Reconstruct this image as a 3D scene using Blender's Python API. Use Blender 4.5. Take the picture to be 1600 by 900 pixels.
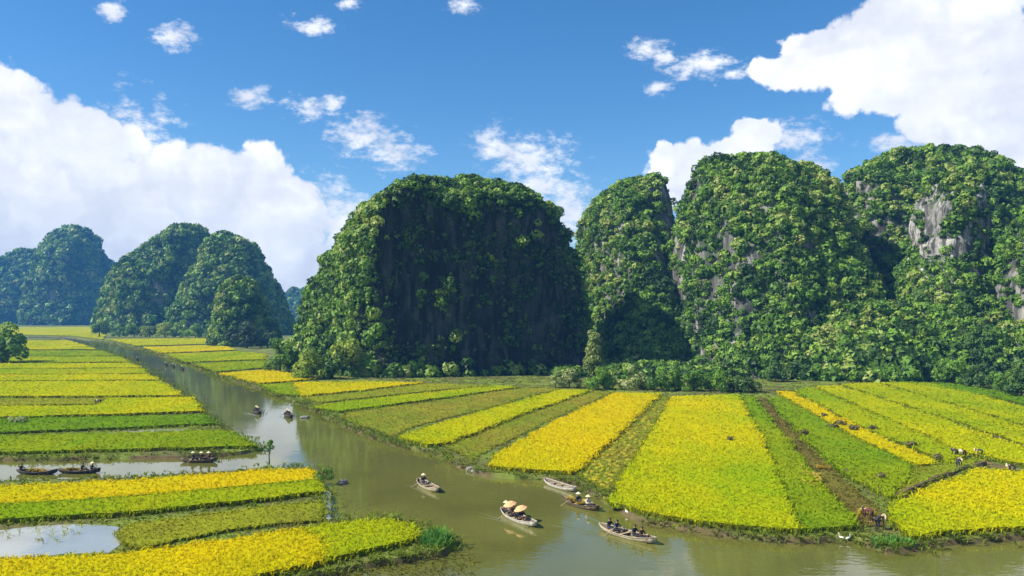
import bpy, bmesh, math, random
import numpy as np
from mathutils import Vector, Matrix
from mathutils.geometry import delaunay_2d_cdt

random.seed(7)
RNG = np.random.default_rng(7)
for o in list(bpy.data.objects):
    bpy.data.objects.remove(o, do_unlink=True)
scene = bpy.context.scene
COL = scene.collection

# ---------------------------------------------------------------- camera
CAM_H = 16.0
FPX = 1256.0                       # focal length of the photograph in its own pixels
PITCH = math.atan(40.0 / FPX)
cam_d = bpy.data.cameras.new('camera')
cam = bpy.data.objects.new('camera', cam_d)
COL.objects.link(cam)
cam.location = (0, 0, CAM_H)
cam.rotation_euler = (math.pi / 2 + PITCH, 0, 0)
cam_d.sensor_width = 36.0
cam_d.lens = 36.0 * FPX / 1600.0
cam_d.clip_start = 0.5
cam_d.clip_end = 20000
scene.camera = cam


def ray(px, py):
    dx = (px - 800.0) / FPX
    dy = (450.0 - py) / FPX
    c, s = math.cos(PITCH), math.sin(PITCH)
    return Vector((dx, c - dy * s, s + dy * c))


def gp(px, py, z=0.0):
    """place on the level z that the surveyed photo point shows"""
    d = ray(px, py)
    t = (z - CAM_H) / min(d.z, -1e-4)
    return Vector((d.x * t, d.y * t, z))


def at_depth(px, py, Y):
    d = ray(px, py)
    t = Y / d.y
    return Vector((d.x * t, Y, CAM_H + d.z * t))


# ---------------------------------------------------------------- light
SUN = Vector((-0.72, -0.12, 0.68)).normalized()
EL = math.asin(SUN.z)
AZ = math.atan2(SUN.x, SUN.y)
sl = bpy.data.lights.new('sun', 'SUN')
sl.energy = 5.0
sl.angle = math.radians(0.53)
sl.color = (1.0, 0.95, 0.86)
sun = bpy.data.objects.new('sun', sl)
COL.objects.link(sun)
sun.location = SUN * 300
sun.rotation_euler = (-SUN).to_track_quat('-Z', 'Y').to_euler()

scene.view_settings.view_transform = 'Standard'
scene.view_settings.look = 'None'
scene.view_settings.exposure = 0.95
scene.view_settings.gamma = 1.0
scene.view_settings.use_curve_mapping = False
scene.render.resolution_x = 1024
scene.render.resolution_y = 576
scene.cycles.max_bounces = 4
scene.cycles.diffuse_bounces = 2
scene.cycles.glossy_bounces = 2
scene.cycles.transmission_bounces = 2
scene.cycles.volume_bounces = 0


class NT:
    def __init__(self, nt):
        self.nt = nt

    def n(self, t, **kw):
        nd = self.nt.nodes.new(t)
        for k, v in kw.items():
            if k.startswith('i_'):
                k2 = k[2:]
                key = int(k2) if k2.isdigit() else k2.replace('_', ' ')
                nd.inputs[key].default_value = v
            else:
                setattr(nd, k, v)
        return nd

    def l(self, a, b):
        self.nt.links.new(a, b)

    def math(self, op, a, b=None, c=None, clamp=False):
        nd = self.nt.nodes.new('ShaderNodeMath')
        nd.operation = op
        nd.use_clamp = clamp
        for i, v in enumerate((a, b, c)):
            if v is None:
                continue
            if isinstance(v, (int, float)):
                nd.inputs[i].default_value = v
            else:
                self.l(v, nd.inputs[i])
        return nd.outputs[0]

    def vmath(self, op, a, b=None):
        nd = self.nt.nodes.new('ShaderNodeVectorMath')
        nd.operation = op
        for i, v in enumerate((a, b)):
            if v is None:
                continue
            if isinstance(v, (tuple, list)):
                nd.inputs[i].default_value = v
            elif isinstance(v, (int, float)):
                nd.inputs[3].default_value = v
            else:
                self.l(v, nd.inputs[i])
        return nd

    def noise(self, vec, scale, detail=4, rough=0.55, dist=0.0):
        nd = self.nt.nodes.new('ShaderNodeTexNoise')
        nd.inputs['Scale'].default_value = scale
        nd.inputs['Detail'].default_value = detail
        nd.inputs['Roughness'].default_value = rough
        nd.inputs['Distortion'].default_value = dist
        if vec is not None:
            self.l(vec, nd.inputs['Vector'])
        return nd

    def smooth(self, x, lo, hi, a=0.0, b=1.0):
        nd = self.nt.nodes.new('ShaderNodeMapRange')
        nd.interpolation_type = 'SMOOTHSTEP'
        self.l(x, nd.inputs[0])
        nd.inputs[1].default_value = lo
        nd.inputs[2].default_value = hi
        nd.inputs[3].default_value = a
        nd.inputs[4].default_value = b
        return nd.outputs[0]

    def mix(self, f, a, b, blend='MIX'):
        nd = self.nt.nodes.new('ShaderNodeMix')
        nd.data_type = 'RGBA'
        nd.blend_type = blend
        for idx, v in ((0, f), (6, a), (7, b)):
            if isinstance(v, (int, float)):
                nd.inputs[idx].default_value = v
            elif isinstance(v, (tuple, list)):
                nd.inputs[idx].default_value = (v[0], v[1], v[2], 1.0)
            else:
                self.l(v, nd.inputs[idx])
        return nd.outputs[2]


# ---------------------------------------------------------------- sky with cumulus
world = bpy.data.worlds.new('World')
scene.world = world
world.use_nodes = True
world.cycles.sampling_method = 'MANUAL'
world.cycles.sample_map_resolution = 512
W = NT(world.node_tree)
W.nt.nodes.clear()
out = W.n('ShaderNodeOutputWorld')
sky = W.n('ShaderNodeTexSky')
sky.sky_type = 'NISHITA'
sky.sun_disc = False
sky.sun_elevation = EL
sky.sun_rotation = AZ
sky.altitude = 0
sky.air_density = 1.0
sky.dust_density = 0.1
sky.ozone_density = 4.5
bg_sky = W.n('ShaderNodeBackground')
bg_sky.inputs['Strength'].default_value = 0.078
hsv = W.n('ShaderNodeHueSaturation')
hsv.inputs['Saturation'].default_value = 1.25
W.l(sky.outputs[0], hsv.inputs['Color'])
W.l(hsv.outputs[0], bg_sky.inputs['Color'])
tc = W.n('ShaderNodeTexCoord')
dirv = tc.outputs['Generated']
sep = W.n('ShaderNodeSeparateXYZ')
W.l(dirv, sep.inputs[0])
az = W.math('ARCTAN2', sep.outputs[0], sep.outputs[1])
el = W.math('ARCSINE', sep.outputs[2])
comb = W.n('ShaderNodeCombineXYZ')
W.l(az, comb.inputs[0])
W.l(el, comb.inputs[1])
w1 = W.noise(dirv, 7.0, 4, 0.55)
w2 = W.noise(dirv, 26.0, 5, 0.6)
d1 = W.vmath('MULTIPLY', W.vmath('SUBTRACT', w1.outputs['Color'], (0.5, 0.5, 0.5)).outputs[0], (0.040, 0.032, 0.0))
d2 = W.vmath('MULTIPLY', W.vmath('SUBTRACT', w2.outputs['Color'], (0.5, 0.5, 0.5)).outputs[0], (0.030, 0.026, 0.0))
pos = W.vmath('ADD', W.vmath('ADD', comb.outputs[0], d1.outputs[0]).outputs[0], d2.outputs[0]).outputs[0]
CLOUDS = [  # surveyed centre and radii of each cumulus lobe
    (20, 205, 110, 112), (120, 220, 105, 98), (215, 240, 58, 78), (40, 330, 230, 150), (200, 320, 170, 95),
    (330, 300, 120, 80), (400, 305, 90, 75), (330, 390, 210, 110), (460, 345, 85, 75), (525, 340, 48, 55),
    (430, 430, 150, 90), (100, 470, 320, 130), (-140, 320, 220, 230), (560, 420, 90, 90), (480, 520, 200, 110),
    (1235, 110, 62, 32), (1300, 90, 90, 58), (1390, 50, 120, 85), (1500, 60, 140, 110), (1600, 130, 150, 150),
    (1400, 145, 110, 45), (1480, 125, 100, 70), (1560, 170, 100, 90), (1490, 175, 110, 55), (1580, 260, 110, 90), (1720, 120, 190, 210), (1520, 235, 70, 40),
    (1080, 250, 62, 36), (1150, 240, 75, 34), (1185, 205, 62, 30), (1240, 212, 46, 22), (1140, 290, 120, 50),
    (1270, 262, 30, 24), (1405, 220, 40, 16),
    (392, 152, 30, 17), (480, 168, 34, 15), (520, 160, 18, 9), (565, 212, 50, 26), (615, 236, 42, 24),
    (775, 228, 38, 24), (825, 248, 55, 32), (850, 285, 40, 34), (885, 325, 46, 46),
    (1010, 76, 30, 16), (1045, 90, 24, 8), (1100, 106, 46, 19), (1155, 118, 22, 10), (275, 55, 34, 17),
    (172, 16, 18, 13), (480, 36, 28, 14), (545, 12, 16, 9), (725, 4, 22, 11), (1035, 138, 18, 9)]
fields = {True: None, False: None}
for (cx, cy, rx, ry) in CLOUDS:
    d = ray(cx, cy).normalized()
    a0 = math.atan2(d.x, d.y)
    e0 = math.asin(d.z)
    ra = rx / FPX * math.cos(a0) ** 2
    re = ry / FPX * math.cos(a0) * math.cos(e0)
    big = rx > 60
    if not big:
        ra, re = ra * 1.2, re * 1.2
    s_ = W.vmath('SUBTRACT', pos, (a0, e0, 0.0)).outputs[0]
    m_ = W.vmath('MULTIPLY', s_, (1 / ra, 1 / re, 0.0)).outputs[0]
    v = W.math('SUBTRACT', 1.0, W.vmath('LENGTH', m_).outputs['Value'])
    fields[big] = v if fields[big] is None else W.math('SMOOTH_MAX', fields[big], v, 0.12)
# the same kind of sky goes on outside the view
fb = W.noise(dirv, 2.6, 8, 0.55)
fo = W.math('MULTIPLY', W.math('SUBTRACT', fb.outputs[0], 0.53), 4.0)
outside = W.math('MAXIMUM', W.smooth(W.math('ABSOLUTE', az), 0.75, 0.95), W.smooth(el, 0.45, 0.6))
fo = W.math('ADD', fo, W.math('MULTIPLY', W.math('SUBTRACT', outside, 1.0), 5.0))
def billow(scale, detail):
    """rounded cauliflower lobes"""
    vn = W.n('ShaderNodeTexVoronoi')
    vn.feature = 'F1'
    vn.normalize = True
    vn.inputs['Scale'].default_value = scale
    vn.inputs['Detail'].default_value = detail
    vn.inputs['Roughness'].default_value = 0.55
    wv = W.vmath('ADD', dirv, W.vmath('MULTIPLY', W.vmath('SUBTRACT', w2.outputs['Color'], (0.5, 0.5, 0.5)).outputs[0], (0.03, 0.03, 0.03)).outputs[0]).outputs[0]
    W.l(wv, vn.inputs['Vector'])
    return vn.outputs['Distance']


fine = W.noise(dirv, 48.0, 6, 0.62)
bil = billow(11.0, 3.0)
fcen = W.math('SUBTRACT', fine.outputs[0], 0.5)
bcen = W.math('MULTIPLY', W.math('SUBTRACT', 0.27, bil), 2.2)
dens = W.math('ADD', W.math('MAXIMUM', fields[True], fo), W.math('ADD', W.math('MULTIPLY', bcen, 1.0), W.math('MULTIPLY', fcen, 0.35)))
wisp = W.noise(W.vmath('MULTIPLY', dirv, (1.0, 1.0, 1.9)).outputs[0], 55.0, 6, 0.66)
dsm = W.math('ADD', fields[False], W.math('MULTIPLY', W.math('SUBTRACT', wisp.outputs[0], 0.47), 3.0))
mask = W.math('MAXIMUM', W.smooth(dens, 0.0, 0.16), W.smooth(dsm, -0.1, 1.15, 0.0, 0.96))
sh1 = W.noise(W.vmath('MULTIPLY', dirv, (1.0, 1.0, 2.4)).outputs[0], 5.0, 5, 0.5)
grey = W.math('MULTIPLY', W.smooth(sh1.outputs[0], 0.54, 0.38), W.smooth(dens, 0.25, 0.7))
lobes = W.smooth(bil, 0.12, 0.36, 0.0, 0.62)
dark_ = W.math('MAXIMUM', W.math('MULTIPLY', grey, 0.5), W.math('MULTIPLY', lobes, W.smooth(sh1.outputs[0], 0.42, 0.62, 1.0, 0.55)))
ccol = W.mix(dark_, (0.66, 0.66, 0.66), (0.33, 0.36, 0.44))
fine2 = W.smooth(fine.outputs[0], 0.3, 0.7, 0.96, 1.03)
bg_c = W.n('ShaderNodeBackground')
W.l(ccol, bg_c.inputs['Color'])
W.l(fine2, bg_c.inputs['Strength'])
mx = W.n('ShaderNodeMixShader')
W.l(mask, mx.inputs[0])
W.l(bg_sky.outputs[0], mx.inputs[1])
W.l(bg_c.outputs[0], mx.inputs[2])
W.l(mx.outputs[0], out.inputs[0])


# ---------------------------------------------------------------- helpers
def lerp(a, b, t):
    return a + (b - a) * t


def tag(o, label=None, cat=None, group=None, kind=None):
    if label:
        o['label'] = label
    if cat:
        o['category'] = cat
    if group:
        o['group'] = group
    if kind:
        o['kind'] = kind
    return o


def mesh_from(name, V, F, smooth=False):
    """V (n,3) floats, F (m,k) ints, all faces with k corners"""
    V = np.asarray(V, dtype=np.float32)
    F = np.asarray(F, dtype=np.int32)
    me = bpy.data.meshes.new(name)
    me.vertices.add(len(V))
    me.vertices.foreach_set('co', V.ravel())
    k = F.shape[1]
    me.loops.add(F.size)
    me.loops.foreach_set('vertex_index', F.ravel())
    me.polygons.add(len(F))
    me.polygons.foreach_set('loop_start', np.arange(0, F.size, k, dtype=np.int32))
    me.polygons.foreach_set('loop_total', np.full(len(F), k, dtype=np.int32))
    if smooth:
        me.polygons.foreach_set('use_smooth', np.ones(len(F), dtype=bool))
    me.update(calc_edges=True)
    return me


def link(name, me, mat=None, parent=None):
    o = bpy.data.objects.new(name, me)
    COL.objects.link(o)
    if me is not None and mat is not None and len(me.materials) == 0:
        me.materials.append(mat)
    if parent:
        o.parent = parent
    return o


def empty(name, loc, rz=0.0):
    o = bpy.data.objects.new(name, None)
    COL.objects.link(o)
    o.location = loc
    o.rotation_euler = (0, 0, rz)
    o.empty_display_size = 0.2
    return o


class MB:
    """collects tubes, boxes, lofts into one mesh"""
    def __init__(self):
        self.v = []
        self.f = []
        self.m = []

    def add(self, vs, fs, mi=0):
        b = len(self.v)
        self.v += [tuple(x) for x in vs]
        for f in fs:
            self.f.append(tuple(i + b for i in f))
            self.m.append(mi)

    def box(self, c, s, mi=0, rz=0.0):
        x, y, z = s[0] / 2, s[1] / 2, s[2] / 2
        vs = [(-x, -y, -z), (x, -y, -z), (x, y, -z), (-x, y, -z), (-x, -y, z), (x, -y, z), (x, y, z), (-x, y, z)]
        ca, sa = math.cos(rz), math.sin(rz)
        vs = [(c[0] + a * ca - b * sa, c[1] + a * sa + b * ca, c[2] + d) for a, b, d in vs]
        self.add(vs, [(0, 3, 2, 1), (4, 5, 6, 7), (0, 1, 5, 4), (1, 2, 6, 5), (2, 3, 7, 6), (3, 0, 4, 7)], mi)

    def tube(self, pts, rad, n=6, mi=0, cap=True):
        pts = [Vector(p) for p in pts]
        rings = []
        vs = []
        for i, p in enumerate(pts):
            t = (pts[min(i + 1, len(pts) - 1)] - pts[max(i - 1, 0)]).normalized()
            up = Vector((0, 0, 1)) if abs(t.z) < 0.9 else Vector((1, 0, 0))
            a = t.cross(up).normalized()
            b = a.cross(t)
            r = rad[i] if isinstance(rad, (list, tuple)) else rad
            rings.append(len(vs))
            for k in range(n):
                g = 2 * math.pi * k / n
                vs.append(p + a * (r * math.cos(g)) + b * (r * math.sin(g)))
        fs = []
        for i in range(len(pts) - 1):
            for k in range(n):
                k2 = (k + 1) % n
                fs.append((i * n + k, i * n + k2, (i + 1) * n + k2, (i + 1) * n + k))
        if cap:
            fs.append(tuple(range(n - 1, -1, -1)))
            fs.append(tuple((len(pts) - 1) * n + k for k in range(n)))
        self.add(vs, fs, mi)

    def blob(self, c, r, mi=0):
        c = Vector(c)
        if isinstance(r, (int, float)):
            r = (r, r, r)
        vs = [c + Vector(p) for p in ((r[0], 0, 0), (-r[0], 0, 0), (0, r[1], 0), (0, -r[1], 0), (0, 0, r[2]), (0, 0, -r[2]))]
        self.add(vs, [(0, 2, 4), (2, 1, 4), (1, 3, 4), (3, 0, 4), (2, 0, 5), (1, 2, 5), (3, 1, 5), (0, 3, 5)], mi)

    def mesh(self, name, smooth=False):
        me = bpy.data.meshes.new(name)
        me.from_pydata([tuple(v) for v in self.v], [], self.f)
        me.polygons.foreach_set('material_index', self.m)
        if smooth:
            me.polygons.foreach_set('use_smooth', [True] * len(self.f))
        me.update()
        return me

    def build(self, name, mat, parent=None, smooth=False):
        return link(name, self.mesh(name, smooth), mat, parent)


def h3(ix, iy, iz):
    n = (ix * 374761393 + iy * 668265263 + iz * 2147483647 + 1013904223) & 0xffffffff
    n = ((n ^ (n >> 13)) * 1274126177) & 0xffffffff
    n = ((n ^ (n >> 16)) * 2246822519) & 0xffffffff
    return ((n ^ (n >> 15)) & 0xffffff) / float(0xffffff)


def vnoise(P):
    P = np.asarray(P, dtype=np.float64)
    I = np.floor(P).astype(np.int64)
    f = P - I
    f = f * f * (3 - 2 * f)
    r = 0
    for dx in (0, 1):
        for dy in (0, 1):
            for dz in (0, 1):
                w = (f[:, 0] if dx else 1 - f[:, 0]) * (f[:, 1] if dy else 1 - f[:, 1]) * (f[:, 2] if dz else 1 - f[:, 2])
                r = r + w * h3(I[:, 0] + dx, I[:, 1] + dy, I[:, 2] + dz)
    return r


def fbm(P, octv=4, gain=0.5):
    r = 0
    a = 1.0
    t = 0
    P = np.asarray(P, dtype=np.float64)
    for i in range(octv):
        r = r + a * (vnoise(P * (2.03 ** i) + 17.3 * i) - 0.5)
        t += a
        a *= gain
    return r / t * 2


def inside(poly, X, Y):
    r = np.zeros(len(X), dtype=bool)
    n = len(poly)
    j = n - 1
    for i in range(n):
        xi, yi = poly[i][0], poly[i][1]
        xj, yj = poly[j][0], poly[j][1]
        c = ((yi > Y) != (yj > Y)) & (X < (xj - xi) * (Y - yi) / ((yj - yi) + 1e-12) + xi)
        r ^= c
        j = i
    return r


# ---------------------------------------------------------------- materials
MATS = {}


def mat_base(name):
    m = bpy.data.materials.new(name)
    m.use_nodes = True
    m.node_tree.nodes.clear()
    t = NT(m.node_tree)
    o = t.n('ShaderNodeOutputMaterial')
    MATS[name] = m
    return m, t, o


def m_plain(name, c1, c2=None, scale=3.0, rough=0.7, spec=0.3, metal=0.0):
    m, t, o = mat_base(name)
    p = t.n('ShaderNodeBsdfPrincipled')
    p.inputs['Roughness'].default_value = rough
    p.inputs['Specular IOR Level'].default_value = spec
    p.inputs['Metallic'].default_value = metal
    tcn = t.n('ShaderNodeTexCoord')
    nz = t.noise(tcn.outputs['Object'], scale, 5, 0.6)
    c2 = c2 or tuple(x * 0.7 for x in c1)
    t.l(t.mix(t.smooth(nz.outputs[0], 0.3, 0.7), c1, c2), p.inputs['Base Color'])
    t.l(p.outputs[0], o.inputs[0])
    return m


def m_leaf(name, ramp, trans=0.25, rough=0.6, world_scale=0.05):
    """foliage: colour by the random value of each clump, shifted in broad patches"""
    m, t, o = mat_base(name)
    at = t.n('ShaderNodeAttribute', attribute_name='rnd')
    geo = t.n('ShaderNodeNewGeometry')
    nz = t.noise(geo.outputs['Position'], world_scale, 4, 0.6)
    v = t.math('ADD', at.outputs['Fac'], t.math('MULTIPLY', t.math('SUBTRACT', nz.outputs[0], 0.5), 1.8), clamp=True)
    cr = t.n('ShaderNodeValToRGB')
    els = cr.color_ramp.elements
    while len(els) < len(ramp):
        els.new(0.5)
    for e, (p_, c_) in zip(els, ramp):
        e.position = p_
        e.color = (*c_, 1)
    t.l(v, cr.inputs[0])
    d = t.n('ShaderNodeBsdfPrincipled')
    d.inputs['Roughness'].default_value = rough
    d.inputs['Specular IOR Level'].default_value = 0.25
    t.l(cr.outputs[0], d.inputs['Base Color'])
    tr = t.n('ShaderNodeBsdfTranslucent')
    t.l(t.mix(1.0, cr.outputs[0], (1.0, 1.0, 0.6), 'MULTIPLY'), tr.inputs['Color'])
    ms = t.n('ShaderNodeMixShader')
    ms.inputs[0].default_value = trans
    t.l(d.outputs[0], ms.inputs[1])
    t.l(tr.outputs[0], ms.inputs[2])
    t.l(ms.outputs[0], o.inputs[0])
    return m


def m_rice(name, c1, c2, c3, patch=0.045, trans=0.42, bias=0.5):
    """crop: c1 to c2 in broad patches of ripeness, flecks of c3"""
    m, t, o = mat_base(name)
    geo = t.n('ShaderNodeNewGeometry')
    pz = t.vmath('MULTIPLY', geo.outputs['Position'], (1.0, 0.45, 1.0)).outputs[0]
    n1 = t.noise(pz, patch, 5, 0.62)
    n2 = t.noise(geo.outputs['Position'], 1.3, 4, 0.7)
    n3 = t.noise(geo.outputs['Position'], 0.22, 3, 0.6)
    c = t.mix(t.smooth(n1.outputs[0], bias - 0.16, bias + 0.16), c1, c2)
    c = t.mix(t.smooth(n3.outputs[0], 0.38, 0.72, 0.0, 0.5), c, c3)
    c = t.mix(t.smooth(n2.outputs[0], 0.35, 0.8, 0.0, 0.2), c, tuple(x * 0.5 for x in c3))
    d = t.n('ShaderNodeBsdfDiffuse')
    t.l(c, d.inputs['Color'])
    tr = t.n('ShaderNodeBsdfTranslucent')
    t.l(c, tr.inputs['Color'])
    ms = t.n('ShaderNodeMixShader')
    ms.inputs[0].default_value = trans
    t.l(d.outputs[0], ms.inputs[1])
    t.l(tr.outputs[0], ms.inputs[2])
    bp = t.n('ShaderNodeBump')
    bp.inputs['Strength'].default_value = 0.6
    bp.inputs['Distance'].default_value = 0.3
    t.l(n2.outputs[0], bp.inputs['Height'])
    t.l(bp.outputs[0], d.inputs['Normal'])
    t.l(ms.outputs[0], o.inputs[0])
    return m


m_rice('rice_gold', (0.66, 0.52, 0.003), (0.46, 0.48, 0.004), (0.56, 0.43, 0.004), bias=0.54)
m_rice('rice_mixed', (0.28, 0.42, 0.006), (0.62, 0.53, 0.003), (0.42, 0.44, 0.005), patch=0.05, bias=0.48)
m_rice('rice_yellow', (0.56, 0.52, 0.003), (0.34, 0.43, 0.005), (0.46, 0.42, 0.006), patch=0.06)
m_rice('rice_lime', (0.45, 0.47, 0.005), (0.24, 0.37, 0.007), (0.34, 0.36, 0.008), patch=0.06)
m_rice('rice_green', (0.19, 0.32, 0.010), (0.34, 0.39, 0.008), (0.20, 0.25, 0.01), patch=0.06)
m_rice('rice_deep_green', (0.13, 0.27, 0.012), (0.20, 0.33, 0.010), (0.12, 0.18, 0.012))
m_rice('rice_olive', (0.34, 0.35, 0.022), (0.24, 0.31, 0.020), (0.24, 0.21, 0.03))
m_rice('stubble', (0.32, 0.31, 0.030), (0.21, 0.28, 0.022), (0.22, 0.17, 0.035), patch=0.12)
m_rice('stubble_brown', (0.19, 0.15, 0.04), (0.22, 0.21, 0.035), (0.11, 0.075, 0.03), patch=0.12)
m_rice('straw', (0.68, 0.50, 0.08), (0.55, 0.46, 0.07), (0.40, 0.28, 0.05), patch=0.8)
m_rice('cut_straw', (0.50, 0.42, 0.03), (0.34, 0.34, 0.03), (0.26, 0.20, 0.03), patch=0.5)
m_rice('bank_green', (0.11, 0.18, 0.018), (0.19, 0.25, 0.025), (0.14, 0.12, 0.03), patch=0.1)
m_rice('rice_stems', (0.15, 0.17, 0.02), (0.11, 0.14, 0.018), (0.10, 0.09, 0.02), patch=0.3)
m_rice('reed_green', (0.10, 0.30, 0.05), (0.16, 0.33, 0.05), (0.07, 0.14, 0.03), patch=0.3)
m_rice('weed_olive', (0.10, 0.10, 0.02), (0.15, 0.15, 0.03), (0.08, 0.06, 0.02), patch=0.3)

m_leaf('karst_leaf', [(0.0, (0.024, 0.06, 0.010)), (0.3, (0.072, 0.15, 0.018)), (0.6, (0.125, 0.25, 0.024)), (0.85, (0.205, 0.33, 0.034)), (1.0, (0.28, 0.33, 0.08))])
m_leaf('karst_leaf_grey', [(0.0, (0.02, 0.04, 0.015)), (0.35, (0.05, 0.085, 0.03)), (0.7, (0.10, 0.14, 0.055)), (1.0, (0.19, 0.20, 0.11))])
m_leaf('bright_leaf', [(0.0, (0.05, 0.12, 0.015)), (0.4, (0.13, 0.26, 0.028)), (0.8, (0.22, 0.35, 0.04)), (1.0, (0.30, 0.38, 0.08))], trans=0.35)
m_leaf('lime_leaf', [(0.0, (0.12, 0.20, 0.018)), (0.5, (0.27, 0.37, 0.035)), (1.0, (0.40, 0.44, 0.09))], trans=0.35)
m_leaf('pale_leaf', [(0.0, (0.10, 0.15, 0.03)), (0.5, (0.27, 0.34, 0.10)), (1.0, (0.46, 0.48, 0.22))], trans=0.35)
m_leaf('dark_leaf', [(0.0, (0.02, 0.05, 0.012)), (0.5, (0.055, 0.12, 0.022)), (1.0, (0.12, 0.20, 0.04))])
m_plain('bark', (0.10, 0.075, 0.05), (0.05, 0.04, 0.03), 2.0, 0.9, 0.1)


def m_rock(name, pale, dark, moss, moss_amt, scale=0.12):
    m, t, o = mat_base(name)
    geo = t.n('ShaderNodeNewGeometry')
    P = geo.outputs['Position']
    st = t.vmath('MULTIPLY', P, (1.0, 1.0, 0.22)).outputs[0]
    n1 = t.noise(st, scale * 2.2, 8, 0.65, 0.6)
    n2 = t.noise(P, scale * 0.6, 6, 0.6)
    n3 = t.noise(P, scale * 1.3, 6, 0.65)
    n4 = t.noise(t.vmath('MULTIPLY', P, (0.5, 0.5, 1.6)).outputs[0], scale * 2.0, 5, 0.6)
    c = t.mix(t.smooth(n1.outputs[0], 0.44, 0.58), dark, pale)
    c = t.mix(t.smooth(n2.outputs[0], 0.4, 0.62, 0.0, 0.6), c, dark)
    c = t.mix(t.smooth(n4.outputs[0], 0.55, 0.75, 0.0, 0.5), c, tuple(x * 0.55 for x in dark))
    sn = t.n('ShaderNodeSeparateXYZ')
    t.l(geo.outputs['Normal'], sn.inputs[0])
    mo = t.math('ADD', t.math('MULTIPLY', sn.outputs[2], 0.5), n3.outputs[0])
    c = t.mix(t.smooth(mo, 0.75 - moss_amt, 0.95 - moss_amt), c, moss)
    p = t.n('ShaderNodeBsdfPrincipled')
    p.inputs['Roughness'].default_value = 0.9
    p.inputs['Specular IOR Level'].default_value = 0.15
    t.l(c, p.inputs['Base Color'])
    bp = t.n('ShaderNodeBump')
    bp.inputs['Strength'].default_value = 0.8
    bp.inputs['Distance'].default_value = 0.15 / scale
    hh = t.math('ADD', n1.outputs[0], t.math('MULTIPLY', n3.outputs[0], 0.6))
    t.l(hh, bp.inputs['Height'])
    t.l(bp.outputs[0], p.inputs['Normal'])
    t.l(p.outputs[0], o.inputs[0])
    return m


m_rock('limestone', (0.27, 0.255, 0.225), (0.055, 0.055, 0.05), (0.03, 0.06, 0.014), 0.12)
m_rock('limestone_pale', (0.36, 0.345, 0.31), (0.055, 0.055, 0.05), (0.03, 0.06, 0.016), 0.08, 0.42)
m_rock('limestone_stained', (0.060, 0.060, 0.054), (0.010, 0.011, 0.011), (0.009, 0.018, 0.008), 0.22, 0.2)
m_rock('limestone_far', (0.22, 0.22, 0.20), (0.06, 0.065, 0.06), (0.02, 0.045, 0.014), 0.22, 0.03)


def m_soil(name, c1, c2, grass, amt):
    m, t, o = mat_base(name)
    geo = t.n('ShaderNodeNewGeometry')
    P = geo.outputs['Position']
    n1 = t.noise(P, 0.5, 6, 0.65)
    n2 = t.noise(P, 0.12, 5, 0.6)
    c = t.mix(t.smooth(n1.outputs[0], 0.35, 0.65), c1, c2)
    c = t.mix(t.smooth(n2.outputs[0], 0.55 - amt, 0.7 - amt), c, grass)
    p = t.n('ShaderNodeBsdfPrincipled')
    p.inputs['Roughness'].default_value = 0.95
    p.inputs['Specular IOR Level'].default_value = 0.1
    t.l(c, p.inputs['Base Color'])
    bp = t.n('ShaderNodeBump')
    bp.inputs['Strength'].default_value = 0.7
    bp.inputs['Distance'].default_value = 0.2
    t.l(n1.outputs[0], bp.inputs['Height'])
    t.l(bp.outputs[0], p.inputs['Normal'])
    t.l(p.outputs[0], o.inputs[0])
    return m


m_soil('bank_soil', (0.115, 0.085, 0.040), (0.065, 0.055, 0.026), (0.11, 0.15, 0.022), 0.06)
m_soil('field_soil', (0.16, 0.12, 0.05), (0.09, 0.075, 0.03), (0.13, 0.17, 0.025), 0.05)
m_soil('verge', (0.10, 0.085, 0.035), (0.085, 0.10, 0.025), (0.13, 0.17, 0.025), 0.12)
m_soil('plain_grass', (0.13, 0.17, 0.025), (0.09, 0.13, 0.022), (0.24, 0.28, 0.03), 0.1)


def m_water(name, col, rough, bump, scale, ior=1.33):
    m, t, o = mat_base(name)
    geo = t.n('ShaderNodeNewGeometry')
    P = geo.outputs['Position']
    p = t.n('ShaderNodeBsdfPrincipled')
    p.inputs['Roughness'].default_value = rough
    p.inputs['IOR'].default_value = ior
    p.inputs['Specular IOR Level'].default_value = 0.5
    n0 = t.noise(P, 0.07, 4, 0.6)
    t.l(t.mix(t.smooth(n0.outputs[0], 0.35, 0.7), col, tuple(x * 0.72 for x in col)), p.inputs['Base Color'])
    n1 = t.noise(t.vmath('MULTIPLY', P, (0.7, 1.3, 1.0)).outputs[0], scale, 3, 0.55)
    n2 = t.noise(P, scale * 0.2, 2, 0.5)
    hh = t.math('ADD', n1.outputs[0], t.math('MULTIPLY', n2.outputs[0], 2.0))
    bp = t.n('ShaderNodeBump')
    bp.inputs['Strength'].default_value = 1.0
    bp.inputs['Distance'].default_value = bump
    t.l(hh, bp.inputs['Height'])
    t.l(bp.outputs[0], p.inputs['Normal'])
    t.l(p.outputs[0], o.inputs[0])
    return m


m_water('river_water', (0.112, 0.114, 0.023), 0.025, 0.0055, 1.6, 1.45)
m_water('paddy_water', (0.26, 0.28, 0.26), 0.02, 0.003, 1.6)

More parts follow.
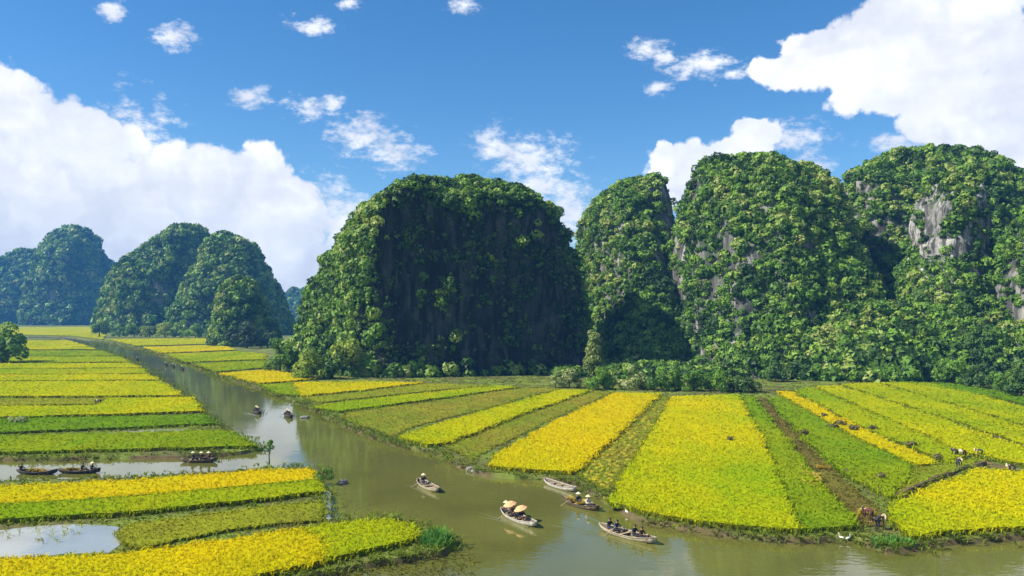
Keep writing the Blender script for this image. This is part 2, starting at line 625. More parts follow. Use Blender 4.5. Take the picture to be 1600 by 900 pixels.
m_plain('hull_white', (0.50, 0.46, 0.39), (0.30, 0.27, 0.21), 4.0, 0.6)
m_plain('hull_cream', (0.44, 0.38, 0.27), (0.26, 0.21, 0.13), 4.0, 0.65)
m_plain('hull_dark', (0.05, 0.045, 0.038), (0.025, 0.022, 0.02), 4.0, 0.6)
m_plain('hull_brown', (0.13, 0.095, 0.05), (0.06, 0.045, 0.025), 4.0, 0.7)
m_plain('boat_inside', (0.16, 0.12, 0.08), (0.09, 0.07, 0.045), 4.0, 0.8)
m_plain('oar_wood', (0.42, 0.32, 0.18), (0.28, 0.2, 0.1), 6.0, 0.6)
m_plain('skin', (0.36, 0.21, 0.13), (0.30, 0.17, 0.10), 6.0, 0.55)
m_plain('hair', (0.012, 0.010, 0.009), (0.02, 0.016, 0.014), 20.0, 0.5)
m_plain('palm_hat', (0.66, 0.55, 0.34), (0.52, 0.42, 0.24), 14.0, 0.7)
m_plain('cloth_black', (0.018, 0.018, 0.022), (0.03, 0.03, 0.035), 10.0, 0.85)
m_plain('cloth_navy', (0.02, 0.028, 0.06), (0.03, 0.04, 0.07), 10.0, 0.85)
m_plain('cloth_brown', (0.09, 0.045, 0.025), (0.06, 0.03, 0.02), 10.0, 0.85)
m_plain('cloth_plum', (0.12, 0.04, 0.045), (0.09, 0.03, 0.035), 10.0, 0.85)
m_plain('cloth_pale', (0.62, 0.58, 0.50), (0.5, 0.46, 0.4), 10.0, 0.85)
m_plain('life_vest', (0.62, 0.16, 0.02), (0.5, 0.12, 0.015), 10.0, 0.8)
m_plain('parasol_tan', (0.62, 0.36, 0.18), (0.52, 0.28, 0.13), 5.0, 0.8)
m_plain('feather_white', (0.80, 0.79, 0.74), (0.7, 0.69, 0.64), 12.0, 0.8)
m_plain('beak_yellow', (0.6, 0.4, 0.05), None, 12.0, 0.5)
m_plain('mat_thatch', (0.30, 0.25, 0.16), (0.18, 0.14, 0.09), 8.0, 0.9)
m_plain('heap_dark', (0.16, 0.14, 0.04), (0.08, 0.08, 0.025), 2.0, 0.9)
m_plain('stone', (0.24, 0.23, 0.20), (0.12, 0.115, 0.10), 3.0, 0.9)

# ---------------------------------------------------------------- foliage clumps (vectorised)


def clumps(C, R, M, squash=0.85, size=0.40, rnd=None, up=0.25, tilt=0.75):
    """leafy tufts: M leaf sprays round each centre C with radius R"""
    n = len(C)
    C = np.asarray(C, dtype=np.float64)
    R = np.asarray(R, dtype=np.float64)
    d = RNG.normal(size=(n, M, 3))
    d[:, :, 2] += up * 1.2
    d /= np.linalg.norm(d, axis=2, keepdims=True)
    lob = RNG.normal(size=(n, 3, 3))
    lob /= np.linalg.norm(lob, axis=2, keepdims=True)
    dots = np.einsum('nmk,nlk->nml', d, lob).max(axis=2)
    rr = R[:, None] * (0.72 + 0.30 * dots + RNG.uniform(-0.12, 0.12, size=(n, M)))
    cen = C[:, None, :] + d * rr[:, :, None] * np.array([1, 1, squash])
    nrm = d + tilt * RNG.normal(size=(n, M, 3)) * 0.6
    nrm /= np.linalg.norm(nrm, axis=2, keepdims=True)
    ref = RNG.normal(size=(n, M, 3))
    a = np.cross(nrm, ref)
    a /= np.linalg.norm(a, axis=2, keepdims=True)
    b = np.cross(nrm, a)
    s = R[:, None] * size * RNG.uniform(0.6, 1.25, size=(n, M))
    V = np.empty((n, M, 3, 3))
    for k in range(3):
        g = 2 * math.pi * k / 3
        V[:, :, k, :] = cen + s[:, :, None] * (math.cos(g) * a * 1.1 + math.sin(g) * b * 0.9)
    F = np.arange(n * M * 3).reshape(-1, 3)
    if rnd is None:
        rnd = RNG.uniform(0, 1, size=n)
    att = np.repeat(rnd, M) + RNG.uniform(-0.12, 0.12, size=n * M)
    return V.reshape(-1, 3), F, att


def leaf_object(name, V, F, att, mat, parent=None):
    me = mesh_from(name, V, F)
    a = me.attributes.new('rnd', 'FLOAT', 'FACE')
    a.data.foreach_set('value', np.asarray(att, dtype=np.float32))
    return link(name, me, mat, parent)


# ---------------------------------------------------------------- ground, water, banks
GZ = 0.35


def sheet(name, x0, x1, y0, y1, z, mat):
    me = mesh_from(name, [(x0, y0, z), (x1, y0, z), (x1, y1, z), (x0, y1, z)], [(0, 1, 2, 3)])
    return link(name, me, mat)


tag(sheet('ground', -9000, 9000, -500, 12000, -1.5, MATS['plain_grass']), 'wide green valley floor reaching the horizon', 'ground', kind='structure')
tag(sheet('river', -420, 420, 6, 640, 0.0, MATS['river_water']), 'olive green river winding between the rice fields', 'river', kind='structure')


def refine(poly, jit):
    """more corners along the outline, each a little off the line"""
    outp = []
    n = len(poly)
    for i in range(n):
        a = Vector(poly[i][:2])
        b = Vector(poly[(i + 1) % n][:2])
        dist = max(30.0, ((a + b) / 2).length)
        seg = max(1.2, dist * 0.012)
        k = int(min(60, max(1, (b - a).length / seg)))
        dv = (b - a)
        nv = Vector((-dv.y, dv.x)).normalized() if dv.length > 1e-6 else Vector((0, 0))
        for j in range(k):
            p = a + dv * (j / k)
            if jit and j:
                p = p + nv * random.uniform(-jit, jit) * min(2.5, dist / 90)
            outp.append((p.x, p.y))
    return outp


def slab(name, poly, z0, z1, mat, parent=None, flare=0.0, side=None):
    area = sum(poly[i][0] * poly[(i + 1) % len(poly)][1] - poly[(i + 1) % len(poly)][0] * poly[i][1] for i in range(len(poly)))
    n = len(poly)
    if area < 0:
        poly = poly[::-1]
    res = delaunay_2d_cdt([Vector(p) for p in poly], [], [list(range(n))], 1, 1e-4)
    V = [(p.x, p.y, z1) for p in res[0]]
    F = []
    for f in res[2]:
        a, b, c = (res[0][k] for k in f[:3])
        F.append(tuple(f) if (b - a).cross(c - a) > 0 else tuple(f[::-1]))
    k0 = len(V)
    for i, (x, y) in enumerate(poly):
        V.append((x, y, z1))
        ax, ay = poly[i - 1]
        bx_, by_ = poly[(i + 1) % n]
        dv = Vector((bx_ - ax, by_ - ay))
        nv = Vector((dv.y, -dv.x)).normalized() if dv.length > 0 else Vector((0, 0))
        V.append((x + nv.x * flare, y + nv.y * flare, z0))
    for i in range(n):
        j = (i + 1) % n
        F.append((k0 + 2 * i, k0 + 2 * i + 1, k0 + 2 * j + 1, k0 + 2 * j))
    me = bpy.data.meshes.new(name)
    me.from_pydata(V, [], F)
    me.update()
    o = link(name, me, mat, parent)
    if side:
        me.materials.append(side)
        for p in me.polygons:
            p.material_index = 1 if abs(p.normal.z) < 0.95 else 0
    return o


RIGHT_BANK = [(100, 526), (160, 534), (230, 547), (300, 567), (345, 584), (400, 603), (450, 620), (490, 638), (530, 657), (575, 676),
              (620, 692), (680, 703), (718, 724), (745, 735), (785, 741), (845, 743), (905, 752), (944, 776), (1000, 808), (1080, 822),
              (1150, 833), (1240, 840), (1335, 838), (1385, 856), (1430, 852), (1470, 844), (1530, 840), (1600, 836), (1750, 830), (2100, 815)]
LEFT_BANK = [(100, 529), (150, 545), (195, 560), (222, 574), (242, 590), (265, 604), (292, 621), (318, 645), (338, 661), (370, 681), (408, 700),
             (376, 705), (300, 711), (150, 713), (0, 714), (-300, 716)]
ISLAND = [(-300, 755), (0, 752), (200, 746), (420, 730), (488, 730), (500, 744), (506, 768), (508, 800), (520, 812), (600, 810), (645, 818), (708, 846),
          (690, 860), (600, 874), (480, 897), (400, 915), (300, 945), (-200, 1050), (-700, 1000)]

rp = [tuple(gp(x, y, GZ)[:2]) for x, y in RIGHT_BANK]
rp = refine(rp + [(500, 70)], 0.35)[:-1] + [(520, 90), (3500, 300), (3500, 6000), (-1200, 6000), (-700, 700)]
lp = [tuple(gp(x, y, GZ)[:2]) for x, y in LEFT_BANK]
lp = refine(lp, 0.35)
lp = lp[:-1] + [(-700, 90), (-3500, 150), (-3500, 4000), (-1210, 5900), (-703, 698)]
ip = refine([tuple(gp(x, y, GZ)[:2]) for x, y in ISLAND], 0.25)
tag(slab('river_terrace', rp, -1.4, GZ, MATS['verge'], flare=1.6, side=MATS['bank_soil']), 'earth terrace carrying the fields right of the river', 'ground', kind='structure')
tag(slab('river_terrace', lp, -1.4, GZ, MATS['verge'], flare=1.6, side=MATS['bank_soil']), 'earth terrace carrying the fields left of the river', 'ground', kind='structure')
tag(slab('river_terrace', ip, -1.4, GZ, MATS['verge'], flare=1.2, side=MATS['bank_soil']), 'low spit of land at the lower left with paddies', 'ground', kind='structure')

# ---------------------------------------------------------------- grass blades


def blades(X, Y, z, H, Wd, nb=4, lean=0.45, droop=True, jz=0.25):
    """tufts of bent blades; X Y positions, H height, Wd blade width"""
    n = len(X)
    ang = RNG.uniform(0, 2 * math.pi, size=(n, nb))
    ln = RNG.uniform(0.3, 1.0, size=(n, nb)) * lean
    hh = H[:, None] * RNG.uniform(1 - jz, 1 + jz, size=(n, nb))
    off = RNG.normal(size=(n, nb, 2)) * Wd[:, None, None] * 0.8
    bx = X[:, None] + off[:, :, 0]
    by = Y[:, None] + off[:, :, 1]
    dx, dy = np.cos(ang), np.sin(ang)
    sx, sy = -dy * Wd[:, None] * 0.5, dx * Wd[:, None] * 0.5
    zz = np.zeros_like(bx) + (z[:, None] if isinstance(z, np.ndarray) else z)
    V = np.empty((n, nb, 4, 3))
    V[:, :, 0] = np.stack([bx, by, zz], -1)
    mx_, my_ = bx + dx * ln * hh * 0.45, by + dy * ln * hh * 0.45
    V[:, :, 1] = np.stack([mx_ + sx * 1.25, my_ + sy * 1.25, zz + hh * 0.75], -1)
    V[:, :, 2] = np.stack([mx_ - sx * 1.25, my_ - sy * 1.25, zz + hh * 0.75], -1)
    tz = hh * (0.85 if droop else 1.1)
    V[:, :, 3] = np.stack([bx + dx * ln * hh * 1.3, by + dy * ln * hh * 1.3, zz + tz], -1)
    base = (np.arange(n * nb) * 4)[:, None]
    F = np.concatenate([base + np.array([[0, 1, 2]]), base + np.array([[2, 1, 3]])], 0)
    return V.reshape(-1, 3), F


def scatter(poly, s_of_d, holes=()):
    xs = [p[0] for p in poly]
    ys = [p[1] for p in poly]
    x0, x1, y0, y1 = max(min(xs), -330), min(max(xs), 330), max(min(ys), 40), max(ys)
    dmin = max(45.0, min(math.hypot(0.0, y) for y in ys))
    s = s_of_d(dmin)
    nx, ny = int((x1 - x0) / s) + 1, int((y1 - y0) / s) + 1
    gx, gy = np.meshgrid(np.arange(nx), np.arange(ny))
    X = x0 + (gx.ravel() + RNG.uniform(0, 1, nx * ny)) * s
    Y = y0 + (gy.ravel() + RNG.uniform(0, 1, nx * ny)) * s
    vis = np.abs(X) < Y * 0.70 + 6
    X, Y = X[vis], Y[vis]
    D = np.hypot(X, Y)
    sd = s_of_d(D)
    keep = RNG.uniform(0, 1, len(X)) < (s / sd) ** 2
    X, Y, sd = X[keep], Y[keep], sd[keep]
    k = inside(poly, X, Y)
    for h in holes:
        k &= ~inside(h, X, Y)
    return X[k], Y[k], sd[k]


FIELDS = []
HEIGHT = {'rice_mixed': 0.38, 'rice_gold': 0.40, 'rice_yellow': 0.40, 'rice_lime': 0.38, 'rice_green': 0.36, 'rice_deep_green': 0.34, 'rice_olive': 0.2,
          'stubble': 0.07, 'stubble_brown': 0.05}


def rice_field(px, mat, label, group=None, holes=(), dens=1.0):
    h = HEIGHT[mat]
    zt = GZ + h
    poly = refine([tuple(gp(x, y, zt)[:2]) for x, y in px], 0.30)
    FIELDS.append(poly)
    low = mat.startswith('stubble') or mat == 'rice_olive'
    o = slab('rice_field', poly, GZ - 0.02, zt, MATS[mat], side=MATS['rice_stems'])
    tag(o, label, 'rice field', group)
    s_of = (lambda d: np.maximum(0.28, 0.0061 * d) / math.sqrt(dens))
    X, Y, sd = scatter(poly, s_of)
    if len(X):
        hb = 0.15 + 0.08 * RNG.uniform(0, 1, len(X)) + 0.07 * fbm(np.stack([X * .3, Y * .3, X * 0], -1), 2)
        if low:
            hb = hb * 0.75
        wd = np.maximum(0.05, sd * 0.20)
        V, F = blades(X, Y, zt - 0.06, hb + 0.06, wd, nb=3, lean=1.1)
        ex, ey, ed = [], [], []
        for (ax, ay), (bx_, by_) in zip(poly, poly[1:] + poly[:1]):
            my, mx_ = (ay + by_) / 2, (ax + bx_) / 2
            if my < 40 or my > 330 or abs(mx_) > my * 0.7 + 6:
                continue
            sp = max(0.24, 0.0052 * my)
            for _ in range(max(1, int(math.hypot(bx_ - ax, by_ - ay) / sp * 3.4))):
                q = random.random()
                ex.append(ax + (bx_ - ax) * q + random.gauss(0, .13))
                ey.append(ay + (by_ - ay) * q + random.gauss(0, .13))
                ed.append(sp)
        if ex:
            ex, ey, ed = np.array(ex), np.array(ey), np.array(ed)
            V2, F2 = blades(ex, ey, GZ - 0.02, h * RNG.uniform(0.45, 1.1, len(ex)) + 0.2, np.maximum(0.05, ed * 0.22), nb=3, lean=0.9)
            F = np.concatenate([F, F2 + len(V)], 0)
            V = np.concatenate([V, V2], 0)
        r = link('rice_plants', mesh_from('rice_plants', V, F), MATS[mat], o)
        r['kind'] = 'stuff'
    return o


def bx(y):
    """left river bank column at a photo row"""
    L = LEFT_BANK[:11]
    for (xa, ya), (xb, yb) in zip(L, L[1:]):
        if ya <= y <= yb:
            return xa + (xb - xa) * (y - ya) / (yb - ya)
    return L[-1][0]


def left_strip(y0l, y1l, y0r, y1r, mat, label, x0=-160, gap=7):
    xa, xb = bx(y0r + 2) - gap, bx(y1r + 2) - gap
    rice_field([(x0, y0l), (xa, y0r), ((xa + xb) / 2 + 3, (y0r + y1r) / 2), (xb, y1r), ((x0 + xb) / 2, (y1l + y1r) / 2 + 0.6), (x0, y1l)], mat, label)


LEFT = [
    (531.5, 545, 531.5, 545.5, 'rice_yellow', 'far yellow rice strip on the left bank beside the river bend'),
    (547, 555, 547.5, 555.5, 'rice_green', 'narrow green rice strip right of the lone tree at the left edge'),
    (557, 566, 557, 565, 'rice_lime', 'lime rice strip level with the shadow of the lone left tree'),
    (568, 575, 567, 574, 'rice_yellow', 'yellow rice strip just nearer than the lone left tree'),
    (576.5, 584, 575.5, 583, 'rice_lime', 'thin lime rice strip on left bank, second nearer than the lone tree'),
    (585.5, 594, 584.5, 593, 'rice_yellow', 'thin yellow rice strip on left bank, third nearer than the lone tree'),
    (596, 619, 595, 617, 'rice_yellow', 'broad yellow rice strip left of the widening river'),
    (657, 681, 648, 661, 'rice_deep_green', 'deep green rice strip tapering to the left bank above the flooded patch'),
    (684, 709, 672, 696, 'rice_green', 'green rice field ending in a point at the mouth of the channel'),
]
for s_ in LEFT:
    left_strip(*s_)
rice_field([(-160, 623), (90, 622), (165, 621.5), (150, 631), (-160, 634)], 'rice_olive', 'olive half cut rice patch at the left edge with two stooping figures')
rice_field([(168, 621.5), (298, 620), (318, 641), (190, 646), (-160, 655), (-160, 636), (150, 633)], 'rice_yellow', 'yellow rice field behind the two stooping figures on left bank')
# spit
rice_field([(-220, 762), (0, 759), (200, 750), (420, 734), (484, 733), (494, 748), (400, 757), (200, 775), (0, 787), (-220, 793)], 'rice_gold', 'golden upper half of the field below the flooded channel')
rice_field([(-220, 794), (0, 788), (200, 776), (400, 758), (494, 749), (501, 767), (400, 779), (200, 799), (0, 810), (-220, 816)], 'rice_lime', 'lime green lower half of the field below the flooded channel')
rice_field([(205, 818), (300, 806), (420, 791), (500, 784), (504, 800), (500, 812), (430, 817), (330, 832), (215, 856), (190, 843), (185, 830)], 'rice_olive', 'thin olive rice patch right of the bright pond')
rice_field([(-240, 880), (0, 873), (160, 868), (330, 846), (470, 825.5), (500, 838), (505, 874), (480, 880), (380, 903), (280, 930), (-200, 1010)], 'rice_gold', 'nearest golden rice field along the bottom left edge')
rice_field([(471, 825), (520, 818), (605, 812), (640, 822), (650, 838), (600, 852), (506, 873.5), (501, 838)], 'rice_lime', 'lime green tip of the nearest field beside the reeds')
# right of the river, far to near
RIGHT = [
    ([(-120, 511), (40, 511), (140, 510.5), (165, 524), (160, 530), (110, 524.5), (50, 523), (-120, 523)], 'rice_yellow', 'farthest yellow field below the blue hills'),
    ([(168, 530), (330, 528), (346, 536.5), (214, 540)], 'rice_yellow', 'far yellow rice strip at foot of the hazy double hill'),
    ([(222, 542), (350, 538.5), (368, 546.5), (252, 551)], 'rice_gold', 'far golden rice strip left of the wooded knoll'),
    ([(258, 553), (372, 548.5), (414, 553), (414, 561), (292, 565)], 'rice_lime', 'lime rice strip just right of the distant river reach'),
    ([(300, 567.5), (414, 563), (415, 574), (338, 580)], 'rice_green', 'dull green rice strip left of the bushes at the great cliff'),
    ([(346, 583), (418, 577), (500, 591), (404, 598)], 'rice_gold', 'short golden strip pointing at the bushes by the great cliff'),
    ([(405, 601), (455, 597.5), (470, 617), (438, 615)], 'rice_green', 'small green corner patch on the bank opposite two dark boats'),
    ([(457, 597.5), (570, 596), (662, 597), (575, 608), (472, 617.5)], 'rice_gold', 'golden strip under the round lime tree'),
    ([(474, 621), (580, 610.5), (668, 599), (768, 601.5), (640, 613.5), (500, 628.5)], 'rice_olive', 'olive strip under the foot of the dark cliff'),
    ([(488, 637), (508, 631), (640, 616), (776, 602), (812, 604), (650, 626), (532, 641.5)], 'rice_lime', 'lime strip running from the river to the dark cliff foot'),
    ([(536, 655), (540, 645), (660, 629), (818, 605), (872, 607), (760, 638), (640, 668), (612, 684), (580, 671)], 'stubble', 'harvested dull green strip with bare earth at the river end'),
    ([(624, 682), (700, 657), (800, 630), (876, 608), (922, 609), (800, 651), (700, 690), (668, 694)], 'rice_yellow', 'narrow yellow strip between two harvested strips'),
    ([(692, 697), (800, 655), (928, 610.5), (956, 613), (850, 660), (770, 700), (735, 716)], 'stubble', 'harvested strip with green rows left of the broad golden field'),
    ([(766, 727), (776, 710), (860, 662), (962, 613), (1030, 614.5), (960, 682), (893, 736), (830, 733)], 'rice_gold', 'broad golden field above the empty moored boat'),
    ([(902, 740), (1034, 619), (1046, 620), (1010, 690), (950, 768), (920, 754)], 'stubble', 'narrow harvested strip strewn with cut rice bundles'),
    ([(952, 784), (1052, 619), (1152, 616), (1192, 690), (1248, 826), (1150, 820), (1040, 805)], 'rice_mixed', 'large lime and yellow field at centre right'),
    ([(1256, 826), (1198, 688), (1160, 619), (1176, 619), (1240, 705), (1338, 820)], 'rice_green', 'green strip left of the brown harvested track'),
    ([(1346, 822), (1246, 704), (1182, 622), (1196, 622), (1250, 690), (1312, 748), (1386, 806), (1376, 822)], 'stubble_brown', 'brown trampled track with golden sheaves'),
    ([(1204, 624), (1218, 618), (1330, 682), (1398, 712), (1428, 728), (1392, 776), (1318, 738), (1254, 682)], 'rice_green', 'green field between the brown track and yellow diagonal strip'),
    ([(1214, 611), (1234, 611.5), (1340, 667), (1462, 722), (1432, 726), (1332, 679), (1222, 617)], 'rice_gold', 'thin golden diagonal strip in the right hand fields'),
    ([(1240, 610), (1268, 605), (1380, 652), (1504, 708), (1484, 722), (1344, 664)], 'rice_lime', 'lime diagonal strip just right of the thin golden one'),
    ([(1276, 604), (1308, 602), (1460, 650), (1620, 708), (1620, 728), (1516, 708)], 'rice_yellow', 'yellow diagonal strip reaching the right edge beside the workers'),
    ([(1316, 600), (1368, 598), (1500, 636), (1640, 680), (1640, 706), (1470, 650)], 'rice_lime', 'lime diagonal strip second from the forest foot on the right'),
    ([(1376, 597), (1452, 598), (1550, 622), (1660, 652), (1660, 680), (1510, 636)], 'rice_lime', 'lime diagonal strip next to the forest foot on the right'),
    ([(1400, 595.5), (1480, 598), (1560, 611), (1640, 626), (1660, 648), (1552, 619)], 'rice_deep_green', 'deep green wedge under the trees at right edge'),
    ([(1398, 777), (1436, 728), (1492, 722), (1540, 714), (1530, 722), (1460, 748)], 'rice_olive', 'half cut olive patch inside the bent furrow'),
    ([(1400, 786), (1465, 756), (1532, 732), (1640, 738), (1760, 745), (1760, 816), (1600, 822), (1528, 826), (1462, 830), (1424, 836), (1392, 812)], 'rice_mixed', 'nearest lime field at lower right corner'),
]
for px_, m_, lb_ in RIGHT:
    rice_field(px_, m_, lb_)

# flooded patches
POOLS = []


def pool(px, label):
    poly = refine([tuple(gp(x, y, GZ)[:2]) for x, y in px], 0.3)
    o = slab('flooded_paddy', poly, GZ - 0.01, GZ + 0.02, MATS['paddy_water'])
    tag(o, label, 'water', kind='structure')
    POOLS.append(poly)
    return poly


pond = pool([(-220, 838), (-20, 832), (60, 822), (140, 820), (200, 826), (198, 838), (190, 850), (170, 864), (60, 870), (-220, 878)], 'bright pond mirroring the sky at the lower left')
pool([(152, 682), (170, 676), (230, 672), (290, 670), (285, 675), (215, 681)], 'small flooded patch shining between green strips')
pool([(505, 766), (512, 766), (519, 790), (518, 812), (509, 810), (507, 790)], 'narrow wet inlet at the end of the spit')


# bank vegetation
def fringe(name, outline, label, smin=0.42, hmul=1.0, mat='bank_green', inset=0.0, zbase=None):
    P = [Vector(p) for p in outline]
    X, Y, D = [], [], []
    for a, b in zip(P, P[1:]):
        m_ = (a + b) / 2
        d = m_.length
        if d > 520 or abs(m_.x) > m_.y * 0.72 + 8 or m_.y < 35:
            continue
        s = max(smin, d * 0.0055)
        k = max(1, int((b - a).length / s * 4.5))
        for i in range(k):
            t = random.random()
            p = a.lerp(b, t) + Vector((random.gauss(0, 0.6), random.gauss(0, 0.6))) * (s / 0.5)
            X.append(p.x)
            Y.append(p.y)
            D.append(s)
    X, Y, D = np.array(X), np.array(Y), np.array(D)
    nz = fbm(np.stack([X * .12, Y * .12, X * 0], -1), 3)
    keep = nz > -0.35
    X, Y, D, nz = X[keep], Y[keep], D[keep], nz[keep]
    H = (0.16 + 0.26 * RNG.uniform(0, 1, len(X)) ** 2 + 0.35 * np.maximum(nz, 0)) * hmul
    z = np.where(RNG.uniform(0, 1, len(X)) < 0.5, GZ - 0.05, GZ - 0.3)
    V, F = blades(X, Y, z, H + 0.1, np.maximum(0.05, D * 0.16), nb=5, lean=1.2, droop=True)
    o = link(name, mesh_from(name, V, F), MATS[mat])
    tag(o, label, 'grass', kind='stuff')


fringe('bank_grass', rp[:-5], 'rough grass fringe along the right river bank')
fringe('bank_grass', lp[:-5], 'rough grass fringe along the left river bank')
fringe('bank_grass', ip, 'rough grass fringe round the lower left spit')


def verge_grass(poly, label):
    X, Y, sd = scatter(poly, lambda d: np.maximum(0.5, 0.0085 * d))
    k = np.hypot(X, Y) < 300
    for fp in FIELDS + POOLS:
        k &= ~inside(fp, X, Y)
    X, Y, sd = X[k], Y[k], sd[k]
    V, F = blades(X, Y, GZ - 0.04, 0.12 + 0.22 * RNG.uniform(0, 1, len(X)) ** 2, np.maximum(0.06, sd * 0.24), nb=4, lean=1.2)
    tag(link('verge_grass', mesh_from('verge_grass', V, F), MATS['bank_green']), label, 'grass', kind='stuff')


verge_grass(rp, 'rough grass on the verges between the right hand fields')
verge_grass(lp, 'rough grass on the verges between the left hand fields')
verge_grass(ip, 'rough grass on the bare parts of the lower left spit')

# sparse weeds standing in shallow water and round the pond
def weeds(px, n_per, label, mat, h, wd=0.07, z=-0.1):
    poly = [tuple(gp(x, y, 0)[:2]) for x, y in px]
    X, Y, sd = scatter(poly, lambda d: np.maximum(0.34, 0.005 * d) / math.sqrt(n_per))
    nz = fbm(np.stack([X * .22, Y * .22, X * 0 + 3], -1), 3)
    k = nz > -0.12
    X, Y, sd = X[k], Y[k], sd[k]
    V, F = blades(X, Y, z, h * RNG.uniform(0.6, 1.3, len(X)), np.full(len(X), wd), nb=3, lean=1.1, droop=True)
    tag(link('water_weeds', mesh_from('water_weeds', V, F), MATS[mat]), label, 'weeds', kind='stuff')


weeds([(690, 864), (730, 868), (790, 905), (760, 960), (380, 960), (480, 902)], 0.9, 'olive weeds breaking the water below the spit', 'weed_olive', 0.22)
weeds([(515, 770), (620, 770), (700, 800), (640, 812), (600, 806), (520, 808)], 0.25, 'brown weed patch in the shallows behind the spit', 'weed_olive', 0.14)
weeds([(-200, 822), (60, 815), (200, 817), (260, 850), (200, 868), (-200, 880)], 0.14, 'sparse rice stalks standing in the bright pond', 'rice_olive', 0.32, z=0.3)
weeds([(-200, 716), (0, 716), (300, 712), (310, 722), (100, 728), (-200, 730)], 0.3, 'sparse stalks along the far side of the flooded channel', 'rice_olive', 0.2)
weeds([(120, 684), (170, 672), (330, 666), (330, 676), (200, 686)], 0.5, 'sparse stalks in the small flooded patch', 'rice_olive', 0.4, z=0.3)

# ---------------------------------------------------------------- karst hills


def interp(tab, t):
    return np.interp(t, [a for a, b in tab], [b for a, b in tab])


def hill(name, label, Yc, sil, front, back, mat, seed, amp=2.0, pexp=0.85, nz_=64, nph=150, shrink=1.2, plan=None, nscale=0.06, flute=0.9, drop=2.0):
    """a limestone tower. sil: rows (photo y, left x, right x) of its outline, top to bottom; front / back depth by height"""
    rows = []
    for (py, xl, xr) in sil:
        a, b = at_depth(xl, py, Yc), at_depth(xr, py, Yc)
        rows.append((a.z, a.x, b.x))
    rows.sort()
    zt_ = rows[-1][0]
    rows = [(z - drop * max(0.0, z / zt_) ** 2, xa, xb) for z, xa, xb in rows]
    ztop = rows[-1][0]
    Z = [r[0] for r in rows]
    XL = [r[1] for r in rows]
    XR = [r[2] for r in rows]
    ts = np.concatenate([np.linspace(0, 0.9, nz_ - 12, endpoint=False), 0.9 + 0.1 * np.linspace(0, 1, 12) ** 0.6])
    V = []
    z0 = -1.2

    def front_at(t, x):
        wob = fbm(np.stack([x * nscale * 1.6, x * 0 + seed, x * 0], -1), 3)
        return interp(front, np.clip(t + 0.13 * wob * min(1.0, t * 2), 0, 1))

    for i, t in enumerate(ts):
        z = z0 + (ztop - z0) * t
        xl, xr = np.interp(z, Z, XL), np.interp(z, Z, XR)
        cx, a = (xl + xr) / 2, max(0.3, (xr - xl) / 2 - shrink)
        if plan is None:
            ph = np.linspace(0, 2 * math.pi, nph, endpoint=False)
            bf, bb = front_at(t, cx + a * np.cos(ph)), interp(back, t)
            c, s = np.cos(ph), np.sin(ph)
            x = cx + a * np.sign(c) * np.abs(c) ** pexp
            sy = np.sign(s) * np.abs(s) ** pexp
            y = Yc + np.where(sy < 0, sy * bf, sy * bb)
        else:
            pl = plan(t)
            bf, bb = interp(front, t), interp(back, t)
            pts = np.array(pl + [pl[0]])
            seg = np.hypot(*(np.diff(pts, axis=0) * np.array([a, (bf + bb) / 2])).T)
            cum = np.concatenate([[0], np.cumsum(seg)])
            q = np.linspace(0, cum[-1], nph, endpoint=False)
            u, v = np.interp(q, cum, pts[:, 0]), np.interp(q, cum, pts[:, 1])
            for _ in range(3):
                u = (np.roll(u, 1) + 2 * u + np.roll(u, -1)) / 4
                v = (np.roll(v, 1) + 2 * v + np.roll(v, -1)) / 4
            x = cx + a * u
            bf = front_at(t, x)
            y = Yc + np.where(v < 0, v * bf, v * bb)
        V.append(np.stack([x, y, np.full(nph, z)], -1))
    V = np.array(V)
    cen = V.mean(axis=1, keepdims=True)
    outv = V - cen
    outv[:, :, 2] = 0
    ln = np.linalg.norm(outv, axis=2, keepdims=True)
    outv = outv / np.maximum(ln, 1e-3)
    fl = V.reshape(-1, 3)
    n1 = fbm(fl * nscale + seed * 9.1, 5).reshape(len(ts), nph)
    n2 = fbm(fl * np.array([nscale * 3.2, nscale * 3.2, nscale * 0.6]) + seed * 5.7, 3).reshape(len(ts), nph)
    disp = amp * (n1 * 1.5 + flute * n2)
    fade = np.minimum(1.0, ln[:, :, 0] / (amp * 3.0))
    V = V + outv * (disp * fade)[:, :, None]
    V[:, :, 2] += (fbm(fl * nscale * 1.7 + 31 + seed, 3).reshape(len(ts), nph) * amp * 0.5) * np.clip(ts * 3, 0, 1)[:, None]
    nr = len(ts)
    VV = V.reshape(-1, 3)
    top = V[-1].mean(axis=0) + np.array([0, 0, 0.3])
    VV = np.concatenate([VV, top[None]], 0)
    I = np.arange(nr * nph).reshape(nr, nph)
    q = np.stack([I[:-1], np.roll(I, -1, 1)[:-1], np.roll(I, -1, 1)[1:], I[1:]], -1).reshape(-1, 4)
    tri = np.concatenate([q[:, [0, 1, 2]], q[:, [0, 2, 3]]], 0)
    cap = np.stack([I[-1], np.roll(I[-1], -1), np.full(nph, nr * nph)], -1)
    F = np.concatenate([tri, cap], 0)
    me = mesh_from(name, VV, F, smooth=False)
    o = link(name, me, mat)
    tag(o, label, 'hill', kind='structure')
    return o, VV, F


